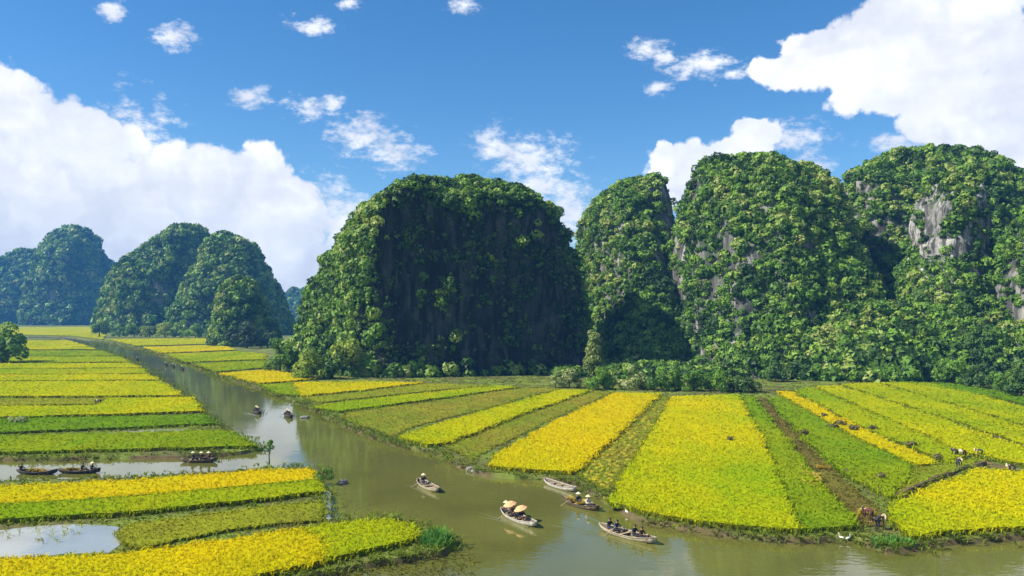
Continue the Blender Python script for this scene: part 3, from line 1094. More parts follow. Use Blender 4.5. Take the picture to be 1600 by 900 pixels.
def forest(hill_o, VV, F, n, rmin, rmax, M, mat, label, keep=None, size=0.40, facing=-0.25, density=None):
    size = size * (56.0 / M) ** 0.5
    A, B, C = VV[F[:, 0]], VV[F[:, 1]], VV[F[:, 2]]
    N = np.cross(B - A, C - A)
    ar = np.linalg.norm(N, axis=1)
    N = N / np.maximum(ar[:, None], 1e-9)
    cen = (A + B + C) / 3
    toc = np.array([0, 0, CAM_H]) - cen
    toc /= np.linalg.norm(toc, axis=1, keepdims=True)
    w = ar * ((np.einsum('ij,ij->i', N, toc) > facing) | (N[:, 2] > 0.55)) * (cen[:, 2] > 0.3)
    if density is not None:
        w = w * density(cen, N)
    n = int(n * 1.22)
    idx = RNG.choice(len(F), size=n, p=w / w.sum())
    r1, r2 = RNG.uniform(0, 1, n), RNG.uniform(0, 1, n)
    fl = r1 + r2 > 1
    r1[fl], r2[fl] = 1 - r1[fl], 1 - r2[fl]
    P = A[idx] + (B[idx] - A[idx]) * r1[:, None] + (C[idx] - A[idx]) * r2[:, None]
    NN = N[idx]
    R = np.where(RNG.uniform(0, 1, n) < 0.62, rmin * RNG.uniform(0.5, 1.2, n), rmin * 1.1 + (rmax * 1.12 - rmin * 1.1) * RNG.uniform(0, 1, n) ** 1.6)
    low = np.clip(1 - P[:, 2] / 14.0, 0, 1)
    R = R * (1 + 0.15 * low)
    P = P + NN * (R * 0.25)[:, None] + np.array([0, 0, 1]) * (R * 0.25)[:, None]
    sm = R < rmin * 1.2
    Ms, Ml = max(24, int(M * 0.46)), int(M * 1.3)
    V1, F1, a1 = clumps(P[sm], R[sm], Ms, size=size * (M / Ms) ** 0.5)
    V2, F2, a2 = clumps(P[~sm], R[~sm], Ml, size=size * (M / Ml) ** 0.5)
    V, Fc, att = np.concatenate([V1, V2]), np.concatenate([F1, F2 + len(V1)]), np.concatenate([a1, a2])
    o = leaf_object('hill_forest', V, Fc, att, mat, hill_o)
    o['kind'] = 'stuff'
    o['label'] = label
    return o


def steep_thin(lo=0.1, hi=0.5, base=0.35, seed=0.0, rock=0.78, sc=0.07):
    def f(c, n):
        s = np.clip((n[:, 2] - lo) / (hi - lo), 0, 1)
        nz = fbm(c * np.array([sc * 1.5, sc * 1.5, sc * 0.45]) + seed, 3)
        return np.clip(base + (1 - base) * s, 0, 1) * np.where(nz > 0.10, 1 - rock * (1 - s), 1.0)
    return f


L = MATS['karst_leaf']
# --- hazy far hills
o, v, f = hill('karst_hill', 'farthest hazy blue hill with rounded top at the left edge', 1250,
               [(390, 25, 52), (398, 12, 62), (415, -4, 75), (450, -20, 82), (505, -50, 95)], [(0, 70), (.6, 55), (1, 8)], [(0, 60), (1, 8)], MATS['limestone_far'], 1, amp=6, drop=5.0, shrink=3.5, nscale=0.018, nz_=40, nph=90)
forest(o, v, f, 1100, 3, 7, 36, L, 'scrub covering the far left blue hill')
o, v, f = hill('karst_hill', 'tall hazy blue hill with domed top, second from the left', 1130,
               [(357, 98, 132), (364, 82, 148), (380, 68, 160), (410, 60, 166), (440, 55, 176), (470, 50, 180), (507, 45, 186)], [(0, 60), (.7, 45), (1, 10)], [(0, 60), (1, 10)], MATS['limestone_far'], 2, amp=6, drop=5.0, shrink=3.5, nscale=0.02, nz_=44, nph=100)
forest(o, v, f, 1800, 3, 6.5, 36, L, 'scrub covering the tall blue hill', density=steep_thin(seed=4, sc=0.02))
o, v, f = hill('karst_hill', 'low blue shoulder behind the tall hazy hill', 1400,
               [(404, 150, 165), (420, 140, 185), (460, 120, 210), (507, 100, 230)], [(0, 60), (1, 8)], [(0, 60), (1, 8)], MATS['limestone_far'], 3, amp=6, drop=5.0, shrink=3.5, nscale=0.02, nz_=30, nph=80)
forest(o, v, f, 500, 4, 8, 30, L, 'scrub on the low blue shoulder')
o, v, f = hill('karst_hill', 'distant blue hill peeping beside the left flank of the great cliff', 1350,
               [(449, 450, 475), (462, 440, 500), (480, 430, 520), (507, 420, 540)], [(0, 60), (1, 8)], [(0, 60), (1, 8)], MATS['limestone_far'], 4, amp=5, drop=5.0, shrink=3.5, nscale=0.02, nz_=30, nph=80)
forest(o, v, f, 500, 3, 6, 30, L, 'scrub on the distant peeping hill')
# --- middle distance pair
o, v, f = hill('karst_hill', 'hazy green hill with steep right face, left of a pair', 700,
               [(354, 284, 312), (362, 266, 322), (380, 238, 326), (405, 204, 328), (430, 184, 330), (460, 174, 335), (490, 170, 338), (524, 168, 340)], [(0, 48), (.6, 34), (1, 8)], [(0, 40), (1, 8)], MATS['limestone_far'], 5, amp=4, drop=3.4, shrink=2.4, nscale=0.03, nz_=52, nph=120)
forest(o, v, f, 2600, 1.8, 4.2, 44, L, 'scrub covering the left hill of the hazy pair', density=steep_thin(seed=8, sc=0.03, base=.3))
o, v, f = hill('karst_hill', 'hazy green hill with a small knob on top, right of a pair', 600,
               [(365, 338, 364), (372, 332, 376), (380, 322, 394), (400, 316, 404), (425, 302, 418), (455, 286, 434), (490, 270, 446), (526, 258, 458)], [(0, 36), (.6, 30), (1, 6)], [(0, 40), (1, 8)], MATS['limestone_far'], 6, amp=3.5, drop=3.4, shrink=2.4, nscale=0.035, nz_=52, nph=120)
forest(o, v, f, 2600, 1.6, 3.8, 44, L, 'scrub covering the right hill of the hazy pair', density=steep_thin(seed=2, sc=0.03, base=.35))
o, v, f = hill('karst_hill', 'small wooded rocky knoll before the hazy hills', 400,
               [(430, 368, 386), (440, 356, 396), (456, 350, 402), (480, 344, 414), (510, 340, 424), (541, 334, 434)], [(0, 20), (.6, 14), (1, 3)], [(0, 20), (1, 3)], MATS['limestone'], 7, amp=2.0, nscale=0.06, nz_=44, nph=90)
forest(o, v, f, 900, 1.0, 2.3, 56, L, 'trees clothing the small knoll')


# --- the great dark cliff
def plan_c(t):
    ua = float(np.interp(t, [0, 0.5, 0.88], [-0.27, -0.40, -0.62]))
    return [(-1, 0.15), (lerp(-1, ua, .5), -0.55), (ua - 0.04, -0.96), (ua + 0.02, -1.0), (0.2, -0.80), (0.62, -0.60), (0.9, -0.44), (1.0, 0.0), (0.92, 0.5), (0.3, 1), (-0.4, 1), (-0.88, 0.7)]


def plan_d(t):
    return [(-1, 0.0), (-0.8, -0.6), (-0.3, -0.95), (0.18, -1.0), (0.26, -0.98), (0.97, -0.50), (1.0, 0.0), (0.9, 0.6), (0.3, 1), (-0.4, 1), (-0.9, 0.6)]


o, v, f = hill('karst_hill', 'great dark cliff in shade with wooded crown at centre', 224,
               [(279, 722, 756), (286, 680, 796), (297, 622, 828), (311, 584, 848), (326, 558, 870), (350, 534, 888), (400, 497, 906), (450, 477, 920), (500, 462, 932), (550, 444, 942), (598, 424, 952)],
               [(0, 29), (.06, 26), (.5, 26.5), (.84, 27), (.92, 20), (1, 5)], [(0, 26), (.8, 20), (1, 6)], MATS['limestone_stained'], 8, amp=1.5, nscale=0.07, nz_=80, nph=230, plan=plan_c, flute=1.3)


def dens_c(c, n):
    nz = fbm(c * 0.1 + 3, 3)
    hang = (c[:, 0] > -20) & (c[:, 0] < -5) & (c[:, 2] > 43 + 6 * nz)
    cliff = (n[:, 1] < -0.35) & (n[:, 0] > -0.30 + 0.5 * nz) & (n[:, 2] < 0.42) & ~hang
    return np.where(cliff, np.where(nz > 0.42, 0.06, 0.006), 1.0) * np.where(n[:, 0] > 0.5, 0.35, 1.0)


forest(o, v, f, 4100, 0.7, 1.75, 70, L, 'trees on the crown and left flank of the great cliff', density=dens_c)


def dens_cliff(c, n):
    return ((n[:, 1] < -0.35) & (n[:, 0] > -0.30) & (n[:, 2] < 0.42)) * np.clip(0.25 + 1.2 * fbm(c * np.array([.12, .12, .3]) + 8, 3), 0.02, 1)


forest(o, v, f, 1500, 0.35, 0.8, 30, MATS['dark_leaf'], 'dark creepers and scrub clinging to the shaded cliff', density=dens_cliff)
# --- right hand group
o, v, f = hill('karst_hill', 'green hill leaning to a sheer right edge behind the great cliff', 275,
               [(272, 992, 1030), (278, 974, 1040), (292, 948, 1047), (312, 920, 1052), (345, 900, 1056), (400, 902, 1056), (460, 910, 1062), (520, 905, 1080), (590, 880, 1100)],
               [(0, 62), (.3, 44), (.7, 27), (.95, 13), (1, 5)], [(0, 30), (1, 8)], MATS['limestone'], 9, amp=1.6, nscale=0.06, nz_=70, nph=150, plan=plan_d, drop=2.6)


def dens_d(c, n):
    w = steep_thin(seed=3)(c, n)
    return w * np.where((n[:, 0] > 0.12) & (n[:, 2] < 0.6) & (c[:, 2] > 25), 0.05, 1.0)


forest(o, v, f, 3600, 0.72, 1.75, 66, L, 'scrub covering the leaning green hill', density=dens_d)
o, v, f = hill('karst_hill', 'tall green hill with grey rock streaks right of centre', 240,
               [(243, 1110, 1215), (250, 1092, 1252), (265, 1080, 1276), (290, 1070, 1294), (330, 1058, 1308), (380, 1050, 1322), (430, 1046, 1338), (490, 1044, 1360), (550, 1040, 1390), (600, 1030, 1410)],
               [(0, 55), (.25, 40), (.6, 28), (.9, 15), (1, 6)], [(0, 28), (1, 10)], MATS['limestone'], 10, amp=2.3, nscale=0.06, nz_=76, nph=180)
forest(o, v, f, 5700, 0.66, 1.7, 66, L, 'scrub covering the tall hill right of centre', density=steep_thin(seed=5))
o, v, f = hill('karst_hill', 'broad green dome at the right behind a bare rock tower', 262,
               [(230, 1420, 1490), (233, 1388, 1524), (242, 1358, 1552), (258, 1334, 1572), (285, 1314, 1584), (320, 1310, 1590), (400, 1308, 1610), (500, 1290, 1660), (595, 1270, 1700)],
               [(0, 60), (.25, 42), (.6, 26), (.9, 14), (1, 6)], [(0, 28), (1, 10)], MATS['limestone'], 11, amp=2.5, nscale=0.06, nz_=76, nph=180)
forest(o, v, f, 5700, 0.7, 1.8, 66, L, 'scrub covering the broad dome', density=steep_thin(seed=6))
o, v, f = hill('karst_hill', 'bare grey rock tower with green foot before the broad dome', 214,
               [(262, 1462, 1516), (275, 1448, 1528), (300, 1440, 1534), (350, 1430, 1540), (400, 1420, 1546), (450, 1400, 1556), (520, 1375, 1580), (600, 1350, 1620)],
               [(0, 36), (.25, 22), (.6, 10), (.9, 7), (1, 3)], [(0, 20), (1, 8)], MATS['limestone_pale'], 12, amp=1.6, nscale=0.09, nz_=76, nph=130, flute=1.0)


def dens_t(c, n):
    bare = np.clip((c[:, 2] - 24) / 10.0, 0, 1) * (fbm(c * np.array([.2, .2, .09]) + 1.7, 3) < 0.26)
    return 1.0 - 0.93 * bare * np.clip((0.75 - n[:, 2]) / 0.3, 0, 1)


forest(o, v, f, 2700, 0.6, 1.6, 66, L, 'scrub on the foot and ledges of the bare rock tower', density=dens_t)
o, v, f = hill('karst_hill', 'green spur entering from the right edge', 195,
               [(300, 1640, 1760), (330, 1602, 1800), (370, 1584, 1800), (430, 1566, 1800), (500, 1556, 1800), (560, 1540, 1800), (606, 1520, 1800)],
               [(0, 30), (.4, 22), (.8, 12), (1, 4)], [(0, 28), (1, 8)], MATS['limestone'], 13, amp=1.8, nscale=0.08, nz_=60, nph=130)
forest(o, v, f, 2400, 0.66, 1.7, 66, L, 'scrub on the spur at the right edge', density=steep_thin(seed=9))
o, v, f = hill('karst_hill', 'low wooded rise closing the gap between the two right hills', 205,
               [(470, 1300, 1420), (500, 1270, 1450), (540, 1240, 1480), (600, 1200, 1520)],
               [(0, 24), (.5, 16), (1, 3)], [(0, 24), (1, 5)], MATS['limestone'], 14, amp=1.5, nscale=0.08, nz_=40, nph=110)
forest(o, v, f, 1600, 0.75, 1.9, 66, L, 'trees on the low wooded rise', density=None)

o, v, f = hill('karst_hill', 'low wooded foot between the dark cliff and the right hills', 204,
               [(578, 985, 1060), (584, 900, 1120), (590, 850, 1190), (600, 830, 1250)],
               [(0, 18), (.5, 12), (1, 3)], [(0, 20), (1, 5)], MATS['limestone'], 15, amp=1.2, nscale=0.08, nz_=24, nph=110, drop=0.1, shrink=0.5)
forest(o, v, f, 800, 0.6, 1.4, 66, L, 'scrub on the low wooded foot', density=None)

# ---------------------------------------------------------------- trees


def tree(px, py, wpx, hpx, mat, label, name='tree', shape='round', trunk=0.12, group=None, leaf=0.5, nlob=None, zb=GZ):
    base = gp(px, py, zb)
    D = base.y
    h, w = hpx * D / FPX, wpx * D / FPX
    root = empty(name, base)
    tag(root, label, 'bush' if name == 'bush' else 'tree', group)
    mb = MB()
    tr = max(0.06, h * 0.022)
    top = Vector((random.uniform(-.05, .05) * w, random.uniform(-.05, .05) * w, h * 0.62))
    mid = Vector((random.uniform(-.04, .04) * w, 0, h * 0.3))
    mb.tube([(0, 0, -0.25), mid, top], [tr * 1.3, tr, tr * 0.45], 7)
    cs, rs = [], []
    n = nlob or 16
    for i in range(n):
        if shape == 'round':
            d = Vector((random.gauss(0, 1), random.gauss(0, 1), random.gauss(0, 1))).normalized() * random.uniform(0.45, 0.78)
            c = Vector((d.x * w / 2, d.y * w / 2, h * (0.5 + trunk / 2) + d.z * h * (0.5 - trunk / 2)))
            r = w * random.uniform(0.16, 0.26)
        elif shape == 'dome':
            a = random.uniform(0, 2 * math.pi)
            q = math.sqrt(random.random())
            zz = random.random() * (1 - q * q * 0.75)
            c = Vector((math.cos(a) * q * w * 0.4, math.sin(a) * q * w * 0.4, h * (trunk + zz * (0.84 - trunk))))
            r = w * random.uniform(0.13, 0.22)
        else:                                           # tiered column
            k = i / (n - 1)
            tier = math.floor(k * 4) / 4
            rw = (1 - tier * 0.62) * (0.6 + 0.4 * random.random())
            a = random.uniform(0, 2 * math.pi)
            c = Vector((math.cos(a) * rw * w * 0.34, math.sin(a) * rw * w * 0.34, h * (0.24 + 0.70 * k)))
            r = w * (0.27 - 0.13 * k) * random.uniform(0.8, 1.1)
        r = min(r, c.z * 0.9)
        cs.append(c)
        rs.append(r)
        st = mid.lerp(top, random.random())
        mb.tube([st, st.lerp(c, 0.55) + Vector((0, 0, 0.04 * h)), c], [tr * 0.45, tr * 0.28, tr * 0.12], 4, cap=False)
    mb.build('trunk', MATS['bark'], root, smooth=True)
    C = np.array([tuple(c) for c in cs])
    R = np.array(rs)
    M = 110
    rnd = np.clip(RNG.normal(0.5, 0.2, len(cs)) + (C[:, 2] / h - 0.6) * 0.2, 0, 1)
    V, F, att = clumps(C, R, M, squash=0.9, size=0.26 * leaf / 0.5, rnd=rnd)
    leaf_object('crown', V, F, att, mat, root)
    return root


BL, LL, PL, DL = MATS['bright_leaf'], MATS['lime_leaf'], MATS['pale_leaf'], MATS['dark_leaf']
TREES = [
    (6, 567, 74, 72, BL, 'lone leafy tree at the left edge of the fields', 'dome', .08, 30),
    (155, 527, 27, 36, BL, 'small tree standing alone by the far river bend', 'dome', .2, 14),
    (186, 527, 26, 22, BL, 'first bright tree from the left below the hazy pair', 'dome', .1, 12),
    (209, 527, 30, 28, BL, 'second bright tree from the left below the hazy pair', 'dome', .1, 12),
    (234, 527, 32, 33, LL, 'third and tallest bright tree below the hazy pair', 'dome', .1, 14),
    (258, 528, 30, 28, LL, 'lime tree in the row below the hazy pair', 'dome', .1, 12),
    (282, 528, 32, 32, BL, 'bright tree right of the lime tree below the hazy pair', 'dome', .1, 12),
    (306, 529, 30, 26, BL, 'second tree right of the lime tree below the hazy pair', 'dome', .1, 12),
    (328, 530, 28, 28, DL, 'dark tree ending the row below the hazy pair', 'dome', .1, 12),
    (352, 541, 34, 46, DL, 'dark tree at the left foot of the small knoll', 'dome', .08, 16),
    (386, 544, 44, 60, MATS['karst_leaf_grey'], 'greyish tree in front of the small knoll', 'dome', .08, 20),
    (418, 543, 36, 40, DL, 'dark tree at the right foot of the small knoll', 'dome', .08, 14),
    (438, 581, 48, 62, BL, 'tall green bush leftmost at the foot of the great cliff', 'dome', .05, 22),
    (462, 566, 50, 70, BL, 'bright tree high on the left foot of the great cliff', 'dome', .05, 20),
    (486, 592, 68, 52, LL, 'wide green tree beside the round lime tree', 'dome', .08, 26),
    (546, 589, 52, 57, LL, 'round lime tree at the foot of the great cliff', 'round', .25, 24),
    (520, 592, 44, 34, DL, 'low dark tree behind the round lime tree', 'dome', .08, 14),
    (648, 582, 38, 32, PL, 'pale shrub alone before the dark cliff', 'dome', .1, 14),
    (868, 606, 26, 30, PL, 'small pale tree left of the white-green tree by the dark cliff', 'dome', .1, 12),
    (890, 606, 34, 38, PL, 'pale round tree before the right end of the dark cliff', 'dome', .1, 16),
    (928, 600, 36, 86, PL, 'slender tiered pale tree rising before the dark cliff', 'tier', .1, 34),
    (936, 609, 46, 40, BL, 'bright bush at the foot of the slender pale tree', 'dome', .08, 18),
    (988, 608, 54, 40, PL, 'pale leafy tree right of the slender one', 'dome', .08, 20),
    (1036, 610, 66, 42, BL, 'wide green tree above the broad golden field', 'dome', .08, 24),
    (1084, 611, 50, 38, BL, 'green tree above the top of the large lime field', 'dome', .08, 18),
    (1126, 612, 56, 46, BL, 'taller green tree above the large lime field', 'dome', .08, 20),
    (1164, 613, 48, 36, DL, 'dark low tree at the upper right of the large lime field', 'dome', .08, 16),
    (1212, 596, 46, 34, DL, 'dark tree where the field edge bends back right of centre', 'dome', .08, 16),
    (1252, 593, 50, 40, DL, 'second dark tree along the bend of the field edge', 'dome', .08, 18),
    (1296, 591, 48, 44, BL, 'green tree left of the tall pair under the wooded rise', 'dome', .08, 18),
    (1344, 591, 58, 58, DL, 'tall dark tree under the low wooded rise', 'dome', .08, 22),
    (1396, 593, 56, 52, BL, 'tall green tree right of the low wooded rise', 'dome', .08, 22),
    (1440, 596, 50, 44, DL, 'dark tree under the bare rock tower', 'dome', .08, 18),
    (1486, 600, 54, 48, BL, 'green tree right below the bare rock tower', 'dome', .08, 20),
    (1532, 606, 52, 46, DL, 'dark tree third from the right edge', 'dome', .08, 20),
    (1566, 613, 46, 48, BL, 'green tree second from the right edge', 'dome', .08, 18),
    (1596, 621, 50, 56, DL, 'dark tree cut by the right edge', 'dome', .08, 20),
]
for (px, py, w, h, m, lb, shp, tk, nl) in TREES:
    tree(px, py, w, h, m, lb, 'tree', shp, tk, nlob=nl)
tree(421, 722, 18, 34, BL, 'spindly young tree on the channel bank beside the river', 'tree', 'round', .45, nlob=7)
tree(505, 752, 34, 30, BL, 'green bush at the tip of the field beside the river', 'bush', 'dome', .05, nlob=12, leaf=.4)
tree(622, 820, 36, 24, LL, 'olive bush on the far side of the lower left spit', 'bush', 'dome', .05, nlob=10, leaf=.4)


def reed_clump(px, py, rx, ry, h, n, label):
    c = gp(px, py, GZ)
    a = RNG.uniform(0, 2 * math.pi, n)
    q = np.sqrt(RNG.uniform(0, 1, n))
    X = c.x + np.cos(a) * q * rx
    Y = c.y + np.sin(a) * q * ry
    V, F = blades(X - c.x, Y - c.y, -0.45, h * (1.15 - 0.5 * q) * RNG.uniform(0.8, 1.2, n), np.full(n, 0.07), nb=5, lean=0.55, droop=False)
    o = link('reed_clump', mesh_from('reed_clump', V, F), MATS['reed_green'])
    o.location = c
    tag(o, label, 'reeds')


reed_clump(682, 846, 1.2, 1.6, 1.05, 130, 'bright green reeds at the tip of the lower left spit')
reed_clump(1394, 848, 1.4, 0.9, 0.75, 110, 'bright green reeds on the bank below the harvest track')

# ---------------------------------------------------------------- boats


def hull_mesh(length, beam, depth=0.42):
    """sampan hull: lofted sections with inner skin; two material slots"""
    ns, nc = 15, 9
    vs_o, vs_i = [], []
    for i in range(ns):
        u = -1 + 2 * i / (ns - 1)
        w = beam / 2 * (1 - abs(u) ** 2.6) + 0.05
        sheer = 0.20 * abs(u) ** 2.2 + (0.08 * max(0, u) ** 3)
        keel = -depth * (1 - abs(u) ** 3.2) * 0.5 + 0.18 * abs(u) ** 3
        y = u * length / 2
        for k in range(nc):
            g = -1 + 2 * k / (nc - 1)
            x = w * math.copysign(abs(g) ** 0.62, g)
            zt = sheer + depth * 0.5
            z = keel + (zt - keel) * abs(g) ** 2.4
            vs_o.append((x, y, z))
            xi = max(w - 0.05, 0.0) * math.copysign(abs(g) ** 0.62, g)
            vs_i.append((xi, y * 0.975, z + 0.04 * (1 - abs(g) ** 4)))
    mb = MB()
    fo, fi = [], []
    for i in range(ns - 1):
        for k in range(nc - 1):
            a, b, c, d = i * nc + k, i * nc + k + 1, (i + 1) * nc + k + 1, (i + 1) * nc + k
            fo.append((a, d, c, b))
            fi.append((a, b, c, d))
    mb.add(vs_o, fo, 0)
    mb.add(vs_i, fi, 1)
    n0 = ns * nc
    rim = []
    for i in range(ns - 1):
        for k in (0, nc - 1):
            a, d = i * nc + k, (i + 1) * nc + k
            rim.append((a, a + n0, d + n0, d) if k == 0 else (a, d, d + n0, a + n0))
    for k in range(nc - 1):
        rim.append((k, k + 1, k + 1 + n0, k + n0))
        e = (ns - 1) * nc + k
        rim.append((e + 1, e, e + n0, e + 1 + n0))
    b = 0
    for r in rim:
        mb.f.append(r)
        mb.m.append(0)
    return mb.mesh('hull', smooth=True)


def boat(pa, pb, mat, label, beam=1.15, z=0.05, length=None, oars=True, group='boats on the river'):
    """pa stern, pb bow in surveyed photo points"""
    A, B = gp(*pa, 0), gp(*pb, 0)
    c = (A + B) / 2
    d = B - A
    Lh = length or min(6.4, max(3.6, d.length))
    rz = math.atan2(d.y, d.x) - math.pi / 2
    root = empty('rowing_boat', (c.x, c.y, z), rz)
    tag(root, label, 'boat', group)
    me = hull_mesh(Lh, beam)
    me.materials.append(MATS[mat])
    me.materials.append(MATS['boat_inside'])
    link('hull', me, None, root)
    for s in (-1, 1):
        mb = MB()
        pts = []
        for i in range(11):
            u = -0.94 + 1.88 * i / 10
            w = beam / 2 * (1 - abs(u) ** 2.6) + 0.05
            pts.append((s * w, u * Lh / 2, 0.20 * abs(u) ** 2.2 + 0.08 * max(0, u) ** 3 + 0.215))
        mb.tube(pts, 0.03, 5)
        mb.build('gunwale', MATS[mat], root, smooth=True)
    for u in (-0.5, -0.1, 0.32, 0.62):
        w = beam / 2 * (1 - abs(u) ** 2.6)
        mb = MB()
        mb.box((0, u * Lh / 2, 0.13), (w * 2 - 0.02, 0.24, 0.03))
        mb.build('thwart', MATS['oar_wood'], root)
    if oars:
        for s in (-1, 1):
            mb = MB()
            mb.tube([(s * 0.25, -0.30 * Lh / 2, 0.55), (s * 0.62, -0.34 * Lh / 2, 0.30), (s * 1.35, -0.42 * Lh / 2, -0.12)], 0.025, 5)
            oar = mb.build('oar', MATS['oar_wood'], root)
            mb = MB()
            mb.tube([(s * 1.33, -0.42 * Lh / 2, -0.11), (s * 1.65, -0.45 * Lh / 2, -0.28)], [0.06, 0.09], 5)
            mb.build('oar_blade', MATS['oar_wood'], oar)
    return root, Lh


# ---------------------------------------------------------------- people
BODY = {}


def body_mesh(pose):
    if pose in BODY:
        return BODY[pose]
    # joints, facing +y
    if pose == 'sit':
        J = {'pel': (0, 0, .12), 'wai': (0, -.03, .30), 'che': (0, 0, .48), 'nec': (0, .03, .60), 'hea': (0, .06, .70), 'top': (0, .06, .80),
             'hl': (-.10, .03, .10), 'kl': (-.13, .40, .24), 'al': (-.11, .66, -.06), 'tl': (-.11, .80, -.08),
             'sl': (-.19, 0, .52), 'el': (-.26, .14, .32), 'wl': (-.20, .36, .34), 'dl': (-.19, .44, .35)}
    elif pose == 'stand':
        J = {'pel': (0, 0, .88), 'wai': (0, .01, 1.05), 'che': (0, .02, 1.24), 'nec': (0, .03, 1.38), 'hea': (0, .05, 1.48), 'top': (0, .05, 1.58),
             'hl': (-.10, 0, .84), 'kl': (-.12, .06, .46), 'al': (-.12, -.02, .07), 'tl': (-.12, .14, .03),
             'sl': (-.19, .02, 1.30), 'el': (-.27, .06, 1.05), 'wl': (-.22, .26, .98), 'dl': (-.20, .34, .98)}
    else:  # bend
        J = {'pel': (0, -.12, .82), 'wai': (0, .06, .92), 'che': (0, .26, .94), 'nec': (0, .40, .92), 'hea': (0, .50, .90), 'top': (0, .59, .88),
             'hl': (-.10, -.10, .78), 'kl': (-.13, .04, .44), 'al': (-.14, -.04, .07), 'tl': (-.14, .12, .03),
             'sl': (-.18, .32, .90), 'el': (-.22, .36, .62), 'wl': (-.16, .44, .38), 'dl': (-.14, .48, .31)}
    for k in list(J):
        if len(k) == 2 and k[1] == 'l':
            x, y, z = J[k]
            J[k[0] + 'r'] = (-x, y, z)
    order = ['pel', 'wai', 'che', 'nec', 'hea', 'top'] + [a + s for s in 'lr' for a in ('h', 'k', 'a', 't', 's', 'e', 'w', 'd')]
    R = {'pel': .145, 'wai': .125, 'che': .15, 'nec': .055, 'hea': .095, 'top': .07, 'h': .095, 'k': .065, 'a': .045, 't': .04, 's': .065, 'e': .045, 'w': .032, 'd': .036}
    E = [('pel', 'wai'), ('wai', 'che'), ('che', 'nec'), ('nec', 'hea'), ('hea', 'top')]
    for s in 'lr':
        E += [('pel', 'h' + s), ('h' + s, 'k' + s), ('k' + s, 'a' + s), ('a' + s, 't' + s), ('che', 's' + s), ('s' + s, 'e' + s), ('e' + s, 'w' + s), ('w' + s, 'd' + s)]
    ix = {k: i for i, k in enumerate(order)}
    me = bpy.data.meshes.new('body')
    me.from_pydata([J[k] for k in order], [(ix[a], ix[b]) for a, b in E], [])
    ob = bpy.data.objects.new('tmp_body', me)
    COL.objects.link(ob)
    ob.modifiers.new('skin', 'SKIN')
    if not me.skin_vertices:
        bpy.context.view_layer.objects.active = ob
        me.skin_vertices.new() if hasattr(me.skin_vertices, 'new') else None
    for k in order:
        r = R[k] if k in R else R[k[0]]
        sv = me.skin_vertices[0].data[ix[k]]
        sv.radius = (r, r)
        sv.use_root = (k == 'pel')
    sb = ob.modifiers.new('sub', 'SUBSURF')
    sb.levels = 1
    sb.render_levels = 1
    dg = bpy.context.evaluated_depsgraph_get()
    ev = ob.evaluated_get(dg)
    m2 = bpy.data.meshes.new_from_object(ev)
    bpy.data.objects.remove(ob, do_unlink=True)
    # faces take skin, shirt or trousers from the nearest bone
    segs = [(np.array(J[a]), np.array(J[b]), a, b) for a, b in E]
    mi = []
    for p in m2.polygons:
        c = np.array(p.center)
        best, bi = 1e9, None
        for A, B, a, b in segs:
            t = np.clip(np.dot(c - A, B - A) / max(1e-9, np.dot(B - A, B - A)), 0, 1)
            dd = np.linalg.norm(c - (A + (B - A) * t))
            if dd < best:
                best, bi = dd, (a, b)
        a, b = bi
        if a in ('nec', 'hea') or b[0] in 'd' or (a[0] == 'a' and len(a) == 2):
            mi.append(0)
        elif a == 'pel' and b != 'wai' or (len(a) == 2 and a[0] in 'hk'):
            mi.append(2)
        else:
            mi.append(1)
    mb = MB()
    mb.v = [tuple(v.co) for v in m2.vertices]
    mb.f = [tuple(p.vertices) for p in m2.polygons]
    mb.m = mi
    # fingers and face
    for s in 'lr':
        w, d = Vector(J['w' + s]), Vector(J['d' + s])
        t = (d - w).normalized()
        side = t.cross(Vector((0, 0, 1)))
        side = side.normalized() if side.length > 0.01 else Vector((1, 0, 0))
        dn = side.cross(t)
        sg = 1 if s == 'l' else -1
        for q in range(4):
            b0 = d + side * (q - 1.5) * 0.019
            ln = (0.06, 0.072, 0.068, 0.052)[q]
            mb.tube([b0, b0 + t * ln * .55, b0 + t * ln * .8 + dn * -0.025 * (1 if dn.z > 0 else -1)], [.0095, .0085, .006], 4, 0)
        b0 = w.lerp(d, .5) + side * sg * 0.03
        mb.tube([b0, b0 + side * sg * .03 + t * .03, b0 + side * sg * .035 + t * .055], [.011, .009, .006], 4, 0)
    hea, top = Vector(J['hea']), Vector(J['top'])
    upv = (top - hea).normalized()
    fw = Vector((0, 1, 0)) - upv * upv.y
    fw.normalize()
    rt = fw.cross(upv)
    hc = hea.lerp(top, .35)
    mb.blob(hc + fw * .10 - upv * .01, (.016, .022, .022), 0)
    for s in (-1, 1):
        mb.blob(hc + fw * .088 + rt * s * .034 + upv * .022, .011, 3)
        mb.blob(hc + rt * s * .092, (.012, .02, .028), 0)
    mb.blob(hc + fw * .086 - upv * .045, (.026, .008, .007), 3)
    res = mb.mesh('body', smooth=True)
    BODY[pose] = (res, J)
    return BODY[pose]


def hat_mesh(r=0.24, h=0.17):
    mb = MB()
    n = 18
    vs = [(math.cos(2 * math.pi * k / n) * r, math.sin(2 * math.pi * k / n) * r, 0) for k in range(n)] + [(0, 0, h)]
    vi = [(x * .96, y * .96, z - 0.008) for x, y, z in vs]
    mb.add(vs + vi, [(k, (k + 1) % n, n) for k in range(n)] + [((k + 1) % n + n + 1, k + n + 1, 2 * n + 1) for k in range(n)] +
           [(k, k + n + 1, (k + 1) % n + n + 1, (k + 1) % n) for k in range(n)])
    return mb.mesh('hat')


HAT = hat_mesh()
HAT.materials.append(MATS['palm_hat'])


